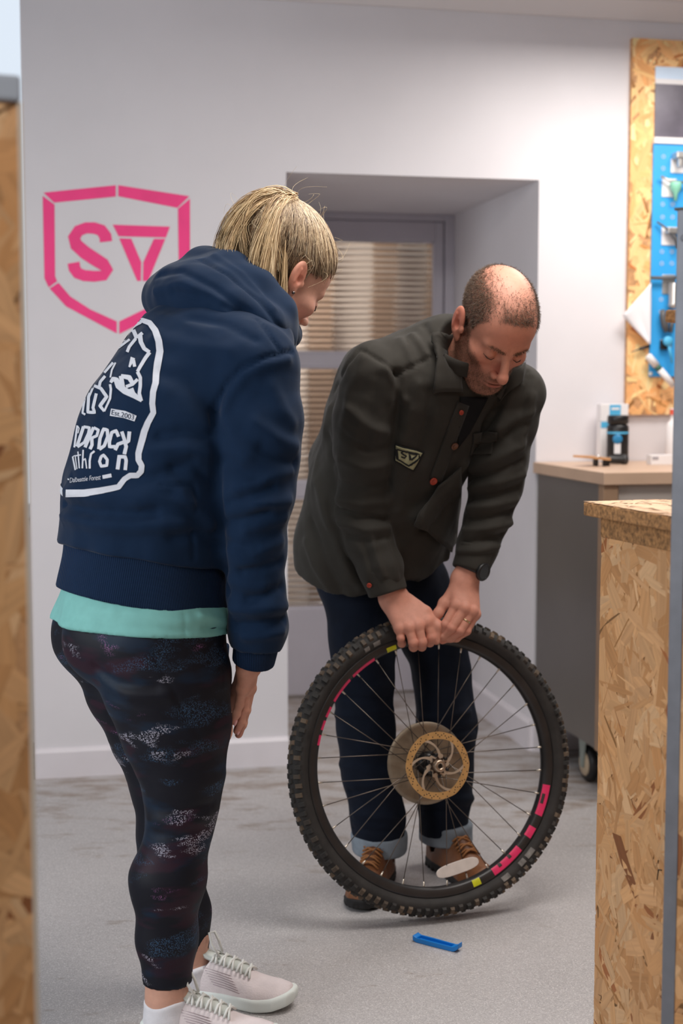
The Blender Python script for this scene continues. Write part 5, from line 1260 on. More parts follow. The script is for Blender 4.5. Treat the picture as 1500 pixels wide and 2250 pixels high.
edge = np.where(out & (np.abs(qc[:, 2]-zhl) < .010))[0]; roots = np.concatenate([roots, capV[edge[rs.randint(0, len(edge), 1300)]]+rs.normal(size=(1300, 3))*.002+(wH@np.array([0, .35, -.9]))*rs.exponential(.0045, 1300)[:, None]])
K = 11; tt = np.linspace(0, 1, K)
ctr = wC+wH@np.array([0, -.01, .045]); paths = np.empty((len(roots), K, 3))
rl = rs.normal(size=(len(roots), 3))*.010
for k, t in enumerate(tt):
    p = roots*(1-t)+(elastic+rl*.6)*t
    p = p+rl*.35*math.sin(math.pi*t); paths[:, k] = p
flat = paths.reshape(-1, 3)
for _ in range(4):
    d = w_head(flat); e = .003; gr = np.stack([w_head(flat+np.eye(3)[k]*e)-w_head(flat-np.eye(3)[k]*e) for k in range(3)], 1); gr /= np.maximum(np.linalg.norm(gr, axis=1, keepdims=True), 1e-6)
    tgt = np.tile(np.concatenate([[.002, .0055], np.linspace(.0085, .014, K-2)]), len(roots))+np.repeat(np.abs(rs.normal(size=len(roots)) if _ == 0 else hz_r), K)*.0025
    if _ == 0: hz_r = rs.rand(len(roots))
    flat = flat+gr*np.clip(tgt-d, -.03, .03)[:, None]
paths = flat.reshape(len(roots), K, 3); paths[:, -1] = paths[:, -1]*.4+(elastic+rl*.5)*.6
pal = np.array([lin(196, 172, 140), lin(172, 146, 116), lin(216, 196, 166), lin(140, 114, 88), lin(206, 182, 148), lin(108, 86, 68)])
link('hair_strands', hair_mesh('hair_strands', paths, rs.uniform(.0005, .0010, len(roots)), pal[rs.randint(0, 6, len(roots))]*rs.uniform(.85, 1.1, (len(roots), 1)), m_whair, .8), hair)['kind'] = 'stuff'
# ponytail: strands arc out of the tie and fall over the hood
NP = 2600; w = rs.rand(NP); dep = rs.normal(size=NP)*.5
def ctrl(a, b_, w): return a*(1-w)[:, None]+b_*w[:, None]
dz = dep*.07
L1, R1 = at(580, 376, 3.06), at(622, 446, 3.02); L2, R2 = at(450, 440, 3.06), at(612, 556, 2.985); L3, R3 = at(498, 600, 3.03), at(596, 660, 2.99)
lock = rs.randint(0, 26, NP); w = np.clip((lock+.5)/26+rs.normal(size=NP)*.014, 0, 1); lk = rs.normal(size=(26, 3))*.014; dep = rs.normal(size=26)[lock]*.5+rs.normal(size=NP)*.10; dz = dep*.07
p0 = elastic+rs.normal(size=(NP, 3))*.007
jit = rs.normal(size=(NP, 3))*.006
p1 = ctrl(L1, R1, w)+jit; p2 = ctrl(L2, R2, w)+lk[lock]*.8+rs.normal(size=(NP, 3))*.006; p3 = ctrl(L3, R3, w)+lk[lock]*1.2+rs.normal(size=(NP, 3))*.006+ZZ*rs.uniform(-.03, .03, 26)[lock][:, None]
dv = np.array([.25, -.97, 0]); p1 = p1+dv*(dz*.35)[:, None]; p2 = p2+dv*(dz*.9)[:, None]; p3 = p3+dv*(dz*.8)[:, None]
inn = np.clip(rs.rand(26)[lock]**.6+rs.normal(size=NP)*.08, 0, 1); p2 = p2*inn[:, None]+(p2*.5+.5*(p0+p3)/2)*(1-inn)[:, None]
p3 = p3+ZZ*np.where(rs.rand(NP) < .3, rs.uniform(0, .05, NP), 0)[:, None]
K = 13; t = np.linspace(0, 1, K)[None, :, None]
paths = (1-t)**3*p0[:, None]+3*t*(1-t)**2*p1[:, None]+3*t*t*(1-t)*p2[:, None]+t**3*p3[:, None]
pal2 = np.array([lin(212, 184, 142), lin(196, 166, 124), lin(226, 202, 164), lin(170, 138, 100), lin(136, 106, 76), lin(206, 176, 134)])
link('ponytail', hair_mesh('ponytail', paths, rs.uniform(.0007, .0015, NP), pal2[np.where(rs.rand(NP) < .6, rs.randint(0, 6, 26)[lock], rs.randint(0, 6, NP))]*rs.uniform(.8, 1.12, (NP, 1)), m_whair, .45), hair, 'thick blonde ponytail')['kind'] = 'stuff'
b = MB(); ed = unit(at(560, 420, 3.06)-elastic); b.lathe(elastic-ed*.004, ed, [(.014, -.006), (.018, -.003), (.018, .003), (.014, .006)], 18); b.build('hair_tie', mat('tan_hair_tie', srgb(150, 118, 84), .8), hair)
# loose flyaway strands
NF = 46; a0 = rs.rand(NF); P0 = paths[rs.randint(0, NP, NF), 1]; r0 = roots[rs.randint(0, len(roots), NF)]
gr = r0-ctr; gr /= np.linalg.norm(gr, axis=1, keepdims=True)
fp = np.stack([r0+gr*.006, r0+gr*.022+rs.normal(size=(NF, 3))*.014, r0+gr*.030+rs.normal(size=(NF, 3))*.026, r0+gr*.020+rs.normal(size=(NF, 3))*.034], 1)
tq = np.linspace(0, 1, 10)
pf = np.stack([bez(list(fp[i]), tq) for i in range(NF)])
link('flyaway_strands', hair_mesh('flyaway_strands', pf, .0003, np.tile(lin(222, 200, 160), (NF, 1)), m_whair, .6), hair)['kind'] = 'stuff'
# ---- socks and shoes
m_sock = fabric('white_sock_knit', srgb(232, 230, 234), .85, 500, .4)
for (an, hh, name) in ((ankN, .070, 'sock'), (ankF, .050, 'sock')):
    lo_z = an[2]-.10
    def f_sock(P):
        d = chain(P, [an-ZZ*.02, an-ZZ*.075, an-ZZ*.13], [.047, .046, .048], .01)
        return smax(d, P[:, 2]-(an[2]-.030+.006*np.sin((P[:, 0]-an[0])*60)), .008)
    V, F = surf(f_sock, an-np.array([.08, .08, .12]), an+np.array([.08, .08, .02]), .003, 1); link(name, mesh_np(name, V, F, m_sock), woman, 'white ankle sock')
m_knit = mat('grey_pink_knit_line', srgb(176, 160, 164), .8)
smats = {'sole': mat('pale_mint_foam', srgb(228, 234, 229), .6), 'upper': fabric('pale_pink_mesh', srgb(226, 214, 214), .7, 260, .5), 'tongue': fabric('pale_grey_green_tongue', srgb(208, 212, 205), .75), 'lace': fabric('pale_lace', srgb(228, 228, 223), .8)}
for (h0, fd, label) in ((heelN, fdN, 'pale pink running shoe, nearer foot'), (heelF, fdF, 'pale pink running shoe, farther foot')):
    sh_ = bpy.data.objects.new('running_shoe', None); C.objects.link(sh_); sh_.parent = woman; sh_.location = Vector(h0)-woman.location; sh_['label'] = label
    Wm, top_ = shoe_parts(h0, fd, .285, 1.10, .034, smats, sh_, 'running')
    for sd in (-1, 1):                                      # thin knitted lines along the side of the upper
        for k in range(7):
            x0 = .085+.004*k; z0 = .074-.0052*k; pts_ = [Wm(x_, sd*(float(shoe_dims(np.array([x_]), .285)[1][0])*1.10*(1-.5*max(0, (z_-.017)/.075)**2.2)+.0004), z_) for x_, z_ in ((x0, z0+.006), (x0+.03, z0+.001), (x0+.062, z0-.004))]
            bl = MB(); bl.tube(pts_, .0009, 5); bl.build('knit_line', m_knit, sh_)
    b = MB(); p = Wm(.085, .0, .118); b.tube([Wm(.118, -.012, .100), Wm(.100, -.016, .128), Wm(.092, -.008, .150), Wm(.100, .004, .150), Wm(.108, .010, .128), Wm(.116, .008, .104)], .0028, 8); b.build('lace_bow', smats['lace'], sh_)
# ================================================================== MAN (bending over the wheel)
mf = unit([.45, -.89, 0]); mL = np.array([-mf[1], mf[0], 0])               # his forward, his left (viewer's right, away)
man = thing('person', [.20, 3.72, 0], 'bearded person in dark olive work shirt bending over the wheel, hands on its tyre', 'person')
m_mskin = skin_mat('ruddy_skin')
m_shirt = fabric('dark_olive_twill', srgb(55, 52, 47), .80, 1100, .2, .08, .05, (10, .022)); m_denim = fabric('dark_indigo_denim', srgb(13, 22, 38), .85, 900, .35, 0, .12, (12, .012)); m_turn = fabric('pale_denim_reverse', srgb(136, 146, 156), .85, 800, .4, 0, .12)
# ---- jeans
rl_ = [at(*p) for p in ((790, 1270, 3.70), (797, 1400, 3.69), (800, 1500, 3.69), (806, 1600, 3.69), (815, 1700, 3.70), (828, 1790, 3.71), (834, 1862, 3.72))]
rr_ = [(.100, .105), (.086, .092), (.076, .082), (.074, .078), (.074, .076), (.068, .070), (.066, .070)]
ll_ = [at(*p) for p in ((905, 1290, 3.80), (950, 1400, 3.79), (968, 1470, 3.79), (980, 1600, 3.79), (978, 1690, 3.80), (976, 1760, 3.80), (979, 1838, 3.81))]
lr_ = [(.100, .105), (.088, .092), (.077, .082), (.080, .080), (.074, .076), (.067, .070), (.067, .070)]
pel = at(825, 1250, 3.77)
def f_jeans(P):
    d = echain(P, rl_, rr_, mL, .02); d = smin(d, echain(P, ll_, lr_, mL, .02), .02)
    d = smin(d, ell(P, pel, (.165, .135, .13), np.stack([mL, mf, ZZ])), .05)
    d = np.where(P[:, 1]-mL[1]/mL[0]*0 < 0, d, d)
    z1, z2 = rl_[-1][2], ll_[-1][2]; lim = np.where((P-(rl_[-1]+ll_[-1])/2)@mL < 0, z1, z2)
    return np.maximum(np.maximum(d, lim+.012-P[:, 2]), P[:, 2]-1.0)
V, F = surf(f_jeans, (-.20, 3.45, .06), (.48, 4.05, 1.05), .0065, 2)
fl = []
for (x0, y0, x1, y1, w, a) in ((735,1490,865,1510,.011,.006), (740,1530,868,1535,.009,-.006), (742,1570,862,1560,.011,.006), (750,1680,880,1700,.011,.005), (755,1740,885,1730,.010,-.006), (765,1785,890,1795,.011,.007), (775,1820,890,1825,.009,-.005),
      (910,1580,1046,1560,.011,.007), (912,1612,1046,1600,.009,-.007), (915,1650,1040,1640,.012,.006), (920,1740,1035,1755,.011,.007), (925,1780,1030,1775,.009,-.005)):
    fl.append(([(x0, y0), ((x0+x1)/2, (y0+y1)/2+5), (x1, y1)], w, a))
V = folds(V, F, on_cloth(V, F, fl), [(16, .004), (40, .0014, 6)])
jeans = link('jeans', mesh_np('jeans', V, F, m_denim), man, 'dark indigo jeans')
for (p, up) in ((rl_[-1], rl_[-2]), (ll_[-1], ll_[-2])):
    a0 = p-ZZ*.012; a1 = p+ZZ*.036+(up-p)*.1
    def f_turn(P):
        d = econe(P, a0-ZZ*.02, a1+ZZ*.02, (.073, .076), (.075, .078), mL)
        d = smax(smax(d, P[:, 2]-a1[2], .012), a0[2]-P[:, 2], .008)
        return smax(d, -econe(P, a0-ZZ*.05, a0+ZZ*.01, (.058, .062), (.058, .062), mL), .004)
    V, F = surf(f_turn, p-.12, p+.12, .0045, 2); V = folds(V, F, [], [(30, .0022), (70, .0008, 5)]); link('turn_up', mesh_np('turn_up', V, F, m_turn), jeans, 'pale turned-up cuff')
# ---- shirt
sp = [at(*p) for p in ((815, 1270, 3.74), (816, 1190, 3.72), (845, 1080, 3.67), (882, 960, 3.60), (935, 860, 3.54), (985, 775, 3.50))]
sAB = [(.205, .175), (.200, .170), (.190, .165), (.190, .160), (.175, .140), (.095, .085)]
rs_, ls_ = at(822, 812, 3.435), at(1132, 862, 3.555)
ra = [at(*p) for p in ((822, 822, 3.435), (803, 920, 3.46), (797, 1000, 3.49), (792, 1105, 3.53), (812, 1185, 3.525), (836, 1245, 3.515), (849, 1292, 3.51))]; raR = [.078, .074, .071, .067, .058, .052, .046]
la = [at(*p) for p in ((1132, 866, 3.555), (1115, 930, 3.56), (1098, 1005, 3.57), (1088, 1070, 3.575), (1070, 1135, 3.565), (1050, 1200, 3.55), (1036, 1244, 3.54))]; laR = [.074, .070, .068, .063, .057, .050, .042]
hA, hB_, hC_ = at(648, 1158, 3.86), at(768, 1334, 3.52), at(998, 1242, 3.66)
hn = unit(np.cross(hB_-hA, hC_-hA)); hn = hn if hn[2] > 0 else -hn
def f_shirt(P):
    d = echain(P, sp, sAB, mL, .05)
    d = smax(d, -plane(P, hA, hn), .006)
    d = smax(d, -np.maximum(cone(P, at(893, 1150, 3.44), at(872, 1350, 3.44), .03, .135), P[:, 1]-3.74), .008)      # the fronts hang apart below the last button
    d = smin(d, cone(P, sp[-1], ra[0], .070, .078), .05); d = smin(d, cone(P, sp[-1], la[0], .070, .074), .05)
    d = smin(d, cone(P, at(735, 1000, 3.70), at(800, 810, 3.56), .055, .055), .06)                                     # rounded back
    d = smin(d, chain(P, ra, raR, .02), .007); d = smin(d, chain(P, la, laR, .02), .007)
    for A in (ra, la):
        d = np.where(P[:, 2] < A[-1][2]+.01, np.maximum(d, -np.where(np.linalg.norm(P-A[-1], axis=1) < .12, plane(P, A[-1], A[-2]-A[-1]), 1)), d)
    d = smax(d, -cone(P, at(1010, 780, 3.43), at(1055, 690, 3.38), .055, .085), .008)
    d = smax(d, -cone(P, at(1035, 870, 3.36), at(1075, 840, 3.36), .03, .05), .008)
    return d
V, F = surf(f_shirt, (-.16, 3.28, .70), (.56, 4.05, 1.50), .0062, 2)
fl = [([(737,1118),(790,1136),(848,1142)], .008,-.010), ([(740,1096),(790,1108),(850,1104)], .012,.007), ([(748,1148),(800,1164),(852,1160)], .012,.008), ([(740,1060),(800,1072),(852,1062)], .009,-.005), ([(765,1178),(810,1190),(858,1180)], .008,-.006), ([(818,1185),(830,1225),(842,1265)], .008,.006), ([(800,1200),(812,1240),(822,1290)], .008,-.005), ([(850,1190),(862,1230),(872,1270)], .008,.004),
    ([(798,772),(835,792),(872,822)], .0055,-.006), ([(872,822),(910,804),(945,786)], .0055,-.006), ([(872,822),(876,870),(868,940),(858,1010),(852,1080)], .010,-.012), ([(849,806),(872,850),(887,880)], .010,.007), ([(800,790),(775,850),(757,930)], .016,.006), ([(830,830),(815,900),(800,980)], .016,-.005), ([(770,900),(810,940),(855,950)], .013,.006), ([(760,960),(805,985),(852,985)], .011,-.006), ([(745,1010),(800,1030),(852,1020)], .013,.005),
    ([(790,770),(760,800),(738,860)], .006,-.004), ([(905,735),(925,760),(940,786)], .010,.006), ([(930,712),(950,745),(955,780)], .008,-.005), ([(880,745),(895,770),(905,800)], .009,.004), ([(918,845),(905,900),(887,969)], .013,.007), ([(945,865),(935,930),(920,1000)], .012,-.006), ([(905,1010),(890,1070),(875,1120)], .014,.006), ([(960,900),(955,980),(930,1050)], .010,.004),
    ([(1015,1020),(980,1070),(945,1105),(910,1135)], .014,.010), ([(990,1090),(960,1130),(930,1160)], .011,-.007), ([(1000,1130),(990,1180),(980,1225)], .014,.008), ([(1143,791),(1125,850),(1096,946)], .014,.010), ([(1115,850),(1090,900),(1060,950)], .011,-.008), ([(1165,830),(1150,900),(1120,960)], .011,-.007), ([(1178,800),(1160,815),(1150,836)], .006,-.005), ([(1170,870),(1160,930),(1140,985)], .012,.006),
    ([(700,1060),(725,1150),(770,1270)], .016,.008), ([(685,1150),(712,1230),(750,1300)], .013,-.008), ([(672,1190),(690,1240),(720,1290)], .012,.006), ([(720,960),(735,1040),(730,1120)], .014,-.006), ([(730,900),(705,980),(690,1060)], .016,.006), ([(760,1230),(790,1290),(800,1310)], .011,.006)]
for (x0, y0, x1, y1, w, a) in ((1030,1031,1146,977,.012,.009), (1034,1052,1148,1012,.008,-.009), (1036,1074,1146,1042,.012,.009), (1034,1096,1138,1070,.008,-.009), (1030,1118,1130,1098,.011,.009), (1026,1142,1126,1122,.008,-.009), (1022,1166,1120,1150,.011,.009), (1014,1190,1108,1176,.008,-.008), (1008,1212,1096,1200,.010,.007), (1004,1232,1082,1222,.007,-.005), (1045,985,1160,930,.010,-.007), (1050,960,1168,905,.013,.007)):
    fl.append(([(x0, y0), ((x0+x1)/2, (y0+y1)/2+4), (x1, y1)], w, a))
V = folds(V, F, on_cloth(V, F, fl, 1.15), [(14, .0048), (34, .0020, 6)])
shirt = link('work_shirt', mesh_np('work_shirt', V, F, m_shirt), man, 'dark olive long-sleeved work shirt')
sb = BVHTree.FromPolygons(V.tolist(), F.tolist())
def cast_patch(px4, name, mt, parent, lift, thick, nu=10, nv=12, label=None, curl=None):
    a, b_, c, d_ = [np.array(p, float) for p in px4]; V = []; Fq = []; ok = True; last = None
    for i in range(nv+1):
        for j in range(nu+1):
            s, t = j/nu, i/nv; p = (a*(1-s)+b_*s)*(1-t)+(d_*(1-s)+c*s)*t
            w = cast(sb, p[0], p[1], lift+(curl(s, t) if curl else 0))
            if w is None: w = last if last is not None else at(p[0], p[1], 3.5)
            V.append(w); last = w
    for i in range(nv):
        for j in range(nu): Fq.append((i*(nu+1)+j, i*(nu+1)+j+1, (i+1)*(nu+1)+j+1, (i+1)*(nu+1)+j))
    V = relax(np.array(V), np.array(Fq), 1, .3)
    b = MB(); b.add(V, Fq, True); o = b.build(name, mt, parent, label)
    if thick: m = o.modifiers.new('thickness', 'SOLIDIFY'); m.thickness = thick; m.offset = 0
    return o
cast_patch([(1008, 870), (1072, 872), (1030, 950), (1004, 985)], 't_shirt', fabric('black_jersey', srgb(20, 20, 22), .85), man, .003, .002)
# collar: two flaps and a stand
cast_patch([(956, 738), (990, 722), (1011, 862), (948, 860)], 'collar', m_shirt, shirt, .010, .004, curl=lambda s, t: .010*(1-t)+.004*t)
cast_patch([(1085, 866), (1150, 800), (1142, 836), (1100, 884)], 'collar', m_shirt, shirt, .008, .004)
nb = at(1008, 786, 3.44); na = unit(at(1040, 705, 3.40)-nb)
b = MB(); b.lathe(nb-na*.02, na, [(.062, 0), (.064, .024), (.0615, .036), (.058, .036), (.059, .0)], 36, closed=True); b.build('collar_stand', m_shirt, shirt)
cast_patch([(958, 1062), (1010, 1020), (992, 1222), (906, 1142)], 'front_flap', m_shirt, shirt, .012, .004, label='loose lower front of the shirt', curl=lambda s, t: .012*(1-s)*t)
# placket, pocket, patch, buttons, cuffs
cast_patch([(1004, 880), (1030, 890), (968, 1062), (942, 1050)], 'placket', m_shirt, shirt, .003, .003, 4, 16)
cast_patch([(1040, 958), (1090, 958), (1080, 1000), (1030, 1000)], 'chest_pocket', m_shirt, shirt, .003, .002)
cast_patch([(1036, 950), (1094, 948), (1092, 970), (1036, 972)], 'pocket_flap', m_shirt, shirt, .0055, .003)
m_pd = fabric('dark_patch_edge', srgb(34, 34, 34), .8); m_pb = fabric('pale_khaki_patch', srgb(168, 164, 128), .8)
pt = [(868, 974), (934, 993), (907, 1036), (866, 1012)]
patch = cast_patch(pt, 'sewn_patch', m_pd, shirt, .003, .0016, label='khaki patch with a dark shield and letters')
ctr_p = np.mean(pt, axis=0); inn = [tuple(ctr_p+(np.array(p)-ctr_p)*.87) for p in pt]; cast_patch(inn, 'patch_ground', m_pb, patch, .0046, .0008)
ident = lambda p: (p[0], p[1])
cast_ribbons(sb, [([(873, 986), (920, 999), (917, 1007), (898, 1022), (874, 1008), (873, 986)], 3.4)], 'patch_shield', m_pd, patch, .0062, ident, step=2)
cast_ribbons(sb, [([(893, 993), (886, 990), (880, 993), (886, 998), (892, 1001), (888, 1005), (880, 1002)], 3.2), ([(896, 995), (913, 1000)], 3.2), ([(898, 998), (901, 1010)], 3.2), ([(911, 1002), (902, 1010)], 3.2)], 'patch_letters', m_pd, patch, .0062, ident, step=2)
m_but = mat('brown_horn_button', srgb(106, 66, 44), .35); m_rbut = mat('rust_red_button', srgb(176, 62, 40), .4)
def button(px, py, r, mt, rim=None):
    p = cast(sb, px, py, .006)
    if p is None: return
    q = sb.find_nearest(Vector(p)); n = np.array(q[1]); r_ = unit(ray(px, py)); n = n if n@r_ < 0 else -n
    b = MB(); b.lathe(p, n, [(0, .0012), (r*.55, .0008), (r*.7, .0026), (r, .0022), (r, -.001), (0, -.002)], 18); b.build('button', mt, shirt)
button(996, 978, .0095, m_but); button(950, 1055, .0095, m_rbut); button(812, 1284, .006, m_rbut); button(1010, 905, .006, m_rbut)
for A, R_ in ((ra, .0485), (la, .0455)):
    d_ = unit(A[-1]-A[-2]); p0 = A[-1]-d_*.050; p1 = A[-1]+d_*.012
    def f_cf(P):
        d = cone(P, p0-d_*.02, p1+d_*.02, R_+.005, R_-.001)
        d = smax(smax(d, plane(P, p1, d_), .005), -plane(P, p0, d_), .005)
        return smax(d, -cone(P, p1-d_*.02, p1+d_*.03, R_-.012, R_-.008), .004)
    V, F = surf(f_cf, np.minimum(p0, p1)-.08, np.maximum(p0, p1)+.08, .004, 2); V = folds(V, F, [], [(40, .0018)]); link('cuff', mesh_np('cuff', V, F, m_shirt), shirt)
# ---- skin
MS = 1.12; mH = headR(-74.5, 45.2, -6.9); mC = np.array([.3614, 3.4066, 1.4606])
def m_head(P): return head_sdf((P-mC)@mH/MS, 1.10, 1.15, True, 1.16, 1.14)*MS
mnk = mC+mH@np.array([0, -.030, -.05]); mneck = at(1000, 815, 3.50)
def f_mhead(P): return smin(m_head(P), cone(P, mnk, mneck, .062, .068), .02)
Vh, Fh = surf(f_mhead, mC-np.array([.19, .19, .21]), mC+np.array([.19, .19, .19]), .0022, 2)
S_ = 1.14
def AP(l): return [at(*p) for p in l]
wrR = AP([(846, 1270, 3.515), (866, 1316, 3.515)])
mcR = AP([(938, 1366, 3.482), (918, 1374, 3.470), (898, 1378, 3.466), (878, 1381, 3.470)])
fgR = [AP([(946, 1400, 3.476), (944, 1412, 3.500), (942, 1412, 3.520)]), AP([(927, 1410, 3.462), (926, 1420, 3.490), (924, 1416, 3.512)]), AP([(907, 1412, 3.458), (908, 1422, 3.486), (908, 1416, 3.508)]), AP([(880, 1402, 3.464), (882, 1414, 3.490), (884, 1410, 3.510)])]
thR = AP([(898, 1322, 3.520), (935, 1345, 3.502), (962, 1376, 3.486), (959, 1408, 3.482)])
f_rh = lambda P: hand_sdf(P, wrR, [.038, .034], mcR, fgR, thR, S_)
Vr, Fr = surf(f_rh, at(800, 1460, 3.38)-.02, at(1010, 1230, 3.60)+.02, .0019, 2)
wrL = AP([(1042, 1225, 3.54), (1020, 1276, 3.53)])
mcL = AP([(1002, 1330, 3.492), (1021, 1336, 3.485), (1036, 1342, 3.490), (1044, 1350, 3.505)])
fgL = [AP([(978, 1372, 3.480), (966, 1392, 3.492), (961, 1404, 3.500)]), AP([(992, 1380, 3.474), (974, 1398, 3.486), (964, 1406, 3.496)]), AP([(1010, 1386, 3.478), (988, 1402, 3.488), (972, 1408, 3.498)]), AP([(1026, 1386, 3.490), (1003, 1402, 3.496), (988, 1406, 3.502)])]
thL = AP([(1000, 1296, 3.520), (976, 1326, 3.510), (962, 1348, 3.500), (953, 1364, 3.496)])
f_lh = lambda P: hand_sdf(P, wrL, [.034, .032], mcL, fgL, thL, S_*.98)
Vl, Fl = surf(f_lh, at(930, 1440, 3.40)-.02, at(1080, 1190, 3.60)+.02, .0019, 2)
tend = lambda Vv, Ff, wr, mc: folds(Vv, Ff, [([wr[-1]*.4+m*.6, m], .0035, .0016) for m in mc], [(90, .0006)])
Vr = tend(Vr, Fr, wrR, mcR); Vl = tend(Vl, Fl, wrL, mcL)
V = np.concatenate([Vh, Vr, Vl]); o1, o2 = len(Vh), len(Vh)+len(Vr); F = np.concatenate([Fh, Fr+o1, Fl+o2])
cs = np.tile(lin(206, 142, 118), (len(V), 1)); q = (V[:o1]-mC)@mH/MS; qs = q.copy(); qs[:, 0] = np.abs(qs[:, 0])
rnd = np.random.RandomState(11)
ch = cs[:o1]
ch = blend(ch, .55*g(qs, (.0, .10, -.03), (.018, .03, .014)), lin(196, 104, 86)); ch = blend(ch, .45*g(qs, (.045, .065, -.03), (.028, .04, .03)), lin(196, 112, 92)); ch = blend(ch, .40*g(qs, (0, .085, .050), (.05, .04, .028)), lin(198, 112, 86))
ch = blend(ch, .7*g(qs, (.084, -.012, .004), (.016, .02, .034)), lin(206, 108, 88)); ch = blend(ch, .35*g(qs, (0, .0, .13), (.06, .07, .04)), lin(230, 178, 156))
ch = blend(ch, .8*g(qs, (0, .106, -.0695), (.019, .012, .0055)), lin(176, 92, 82)); ch = blend(ch, .55*g(qs, (0, .108, -.0585), (.020, .012, .0040)), lin(170, 92, 80)); ch = blend(ch, .9*g(qs, (0, .104, -.0640), (.021, .02, .0022)), lin(70, 30, 28))
def beard_m(q):
    x, y, z = np.abs(q[:, 0]), q[:, 1], q[:, 2]
    low = np.clip((-.040-z+.034*np.clip((x-.03)/.03, 0, 1))/.012, 0, 1)*np.clip((y+.004)/.012, 0, 1)
    side = np.exp(-((x-.062)/.016)**2-((y-.016)/.015)**2)*np.clip((.012-z)/.02, 0, 1)
    mous = np.exp(-((z+.0475)/.0062)**2-(x/.026)**2)*(y > .085)*.9
    lips = np.exp(-(x/.024)**2-((z+.0645)/.0095)**2)*(y > .085)
    qq = np.stack([x, y, z], 1); jl = np.exp(-(pline(qq, [(.066, .010, .018), (.062, .012, -.01), (.055, .012, -.045), (.032, .062, -.090), (0, .084, -.100)])/.019)**4)
    return np.clip(np.maximum(np.maximum(np.maximum(low, side), mous), jl)*(1-lips), 0, 1)
def scalp_m(q):
    x, y, z = np.abs(q[:, 0]), q[:, 1], q[:, 2]
    zh = np.interp(y, [-.1, -.06, -.03, -.014, .0, .012, .03, .050, .075, .095], [-.07, -.066, -.05, -.03, .018, .028, .010, .050, .076, .085])
    side = np.clip((z-zh)/.010, 0, 1)
    # temples recede; the crown is bare; a thin forelock stays
    bald = np.exp(-(x/.040)**4-((y+.022)/.058)**4)*np.clip((z-.085)/.02, 0, 1)
    temp = np.exp(-((x-.046)/.014)**2-((y-.065)/.026)**2)*np.clip((z-.052)/.01, 0, 1)
    thin = 1-.55*np.clip((z-.088)/.02, 0, 1)
    return np.clip(side*(1-bald)*(1-.9*temp)*thin, 0, 1)
bm, sm_ = beard_m(q), scalp_m(q); earm = (qs[:, 0] > .0725) & (q[:, 1] > -.042) & (q[:, 1] < .016) & (np.abs(q[:, 2]) < .042); sm_ = np.where(earm, 0, sm_); bm = np.where(earm, 0, bm)
grain = .75+.25*wob(q, 900)
ch = blend(ch, np.clip(.80*bm*grain, 0, 1), lin(92, 66, 54)); ch = blend(ch, np.clip(.85*sm_*grain, 0, 1), lin(78, 56, 44)); cs[:o1] = ch
hs = cs[o1:]; allk = [m for m in mcR+mcL]+[f[0] for f in fgR+fgL]+[f[-1] for f in fgR+fgL]
hs = blend(hs, np.full(len(hs), .5), lin(204, 146, 128))
for k_ in allk: hs = blend(hs, .35*np.exp(-(np.linalg.norm(V[o1:]-k_, axis=1)/.012)**2), lin(206, 116, 100))
cs[o1:] = hs
hq = Vh.copy(); hN = normals(Vh, Fh)
V, F, cs = bridge(V, F, cs, [([mneck-ZZ*.03, sp[4], ra[0], ra[3], wrR[0]], .03), ([mneck-ZZ*.03, sp[4], la[0], la[3], wrL[0]], .03)])
me = mesh_np('body', V, F, m_mskin); color_attr(me, cs); mbody = link('body', me, man)
# short hair, stubble, brows, lashes
m_mhair = hair_mat('short_brown_hair', .5)
def short_hair(name, prob, n, l0, l1, r, lean, pal, parent, seed):
    rs = np.random.RandomState(seed); p = np.maximum(prob, 0); p = p/p.sum(); ix = rs.choice(len(hq), n, p=p)
    rt = hq[ix]+rs.normal(size=(n, 3))*.0011; N_ = hN[ix]; lv = mH@np.asarray(lean, float)
    dr = N_*.55+lv+rs.normal(size=(n, 3))*.28; dr /= np.linalg.norm(dr, axis=1, keepdims=True); L_ = rs.uniform(l0, l1, n)[:, None]
    pth = np.stack([rt-N_*.0006, rt+dr*L_*.5+N_*L_*.12, rt+dr*L_], 1)
    me = hair_mesh(name, pth, r, np.array(pal)[rs.randint(0, len(pal), n)], m_mhair, .3); o = link(name, me, parent); o['kind'] = 'stuff'; return o
hp_ = [lin(84, 64, 50), lin(100, 78, 60), lin(66, 50, 40), lin(124, 98, 76)]
short_hair('short_hair', sm_**1.3*np.clip((q[:, 2]+.07)/.02, 0, 1), 20000, .004, .0090, .0004, (0, .35, -.35), hp_, man, 1)
short_hair('stubble', bm, 7000, .0016, .0036, .0003, (0, .2, -.6), hp_+[lin(150, 110, 80)], man, 2)
bw = g(qs, (.018, .094, .0215), (.010, .012, .0035))+g(qs, (.033, .084, .0245), (.012, .012, .0030))
short_hair('eyebrows', np.where(bw > .25, bw, 0), 420, .004, .008, .0003, (0, .2, -.1), [lin(98, 68, 48), lin(120, 86, 60)], man, 3)
def ml(c): return mC+mH@(np.array(c)*MS)
for sgn in (-1, 1):
    b = MB(); b.tube([ml((sgn*.0455, .0800, -.0020)), ml((sgn*.038, .0895, -.0058)), ml((sgn*.030, .0930, -.0066)), ml((sgn*.0215, .0895, -.0035))], [.0006, .0013, .0013, .0006], 6); b.build('eyelash', m_lash, mbody)
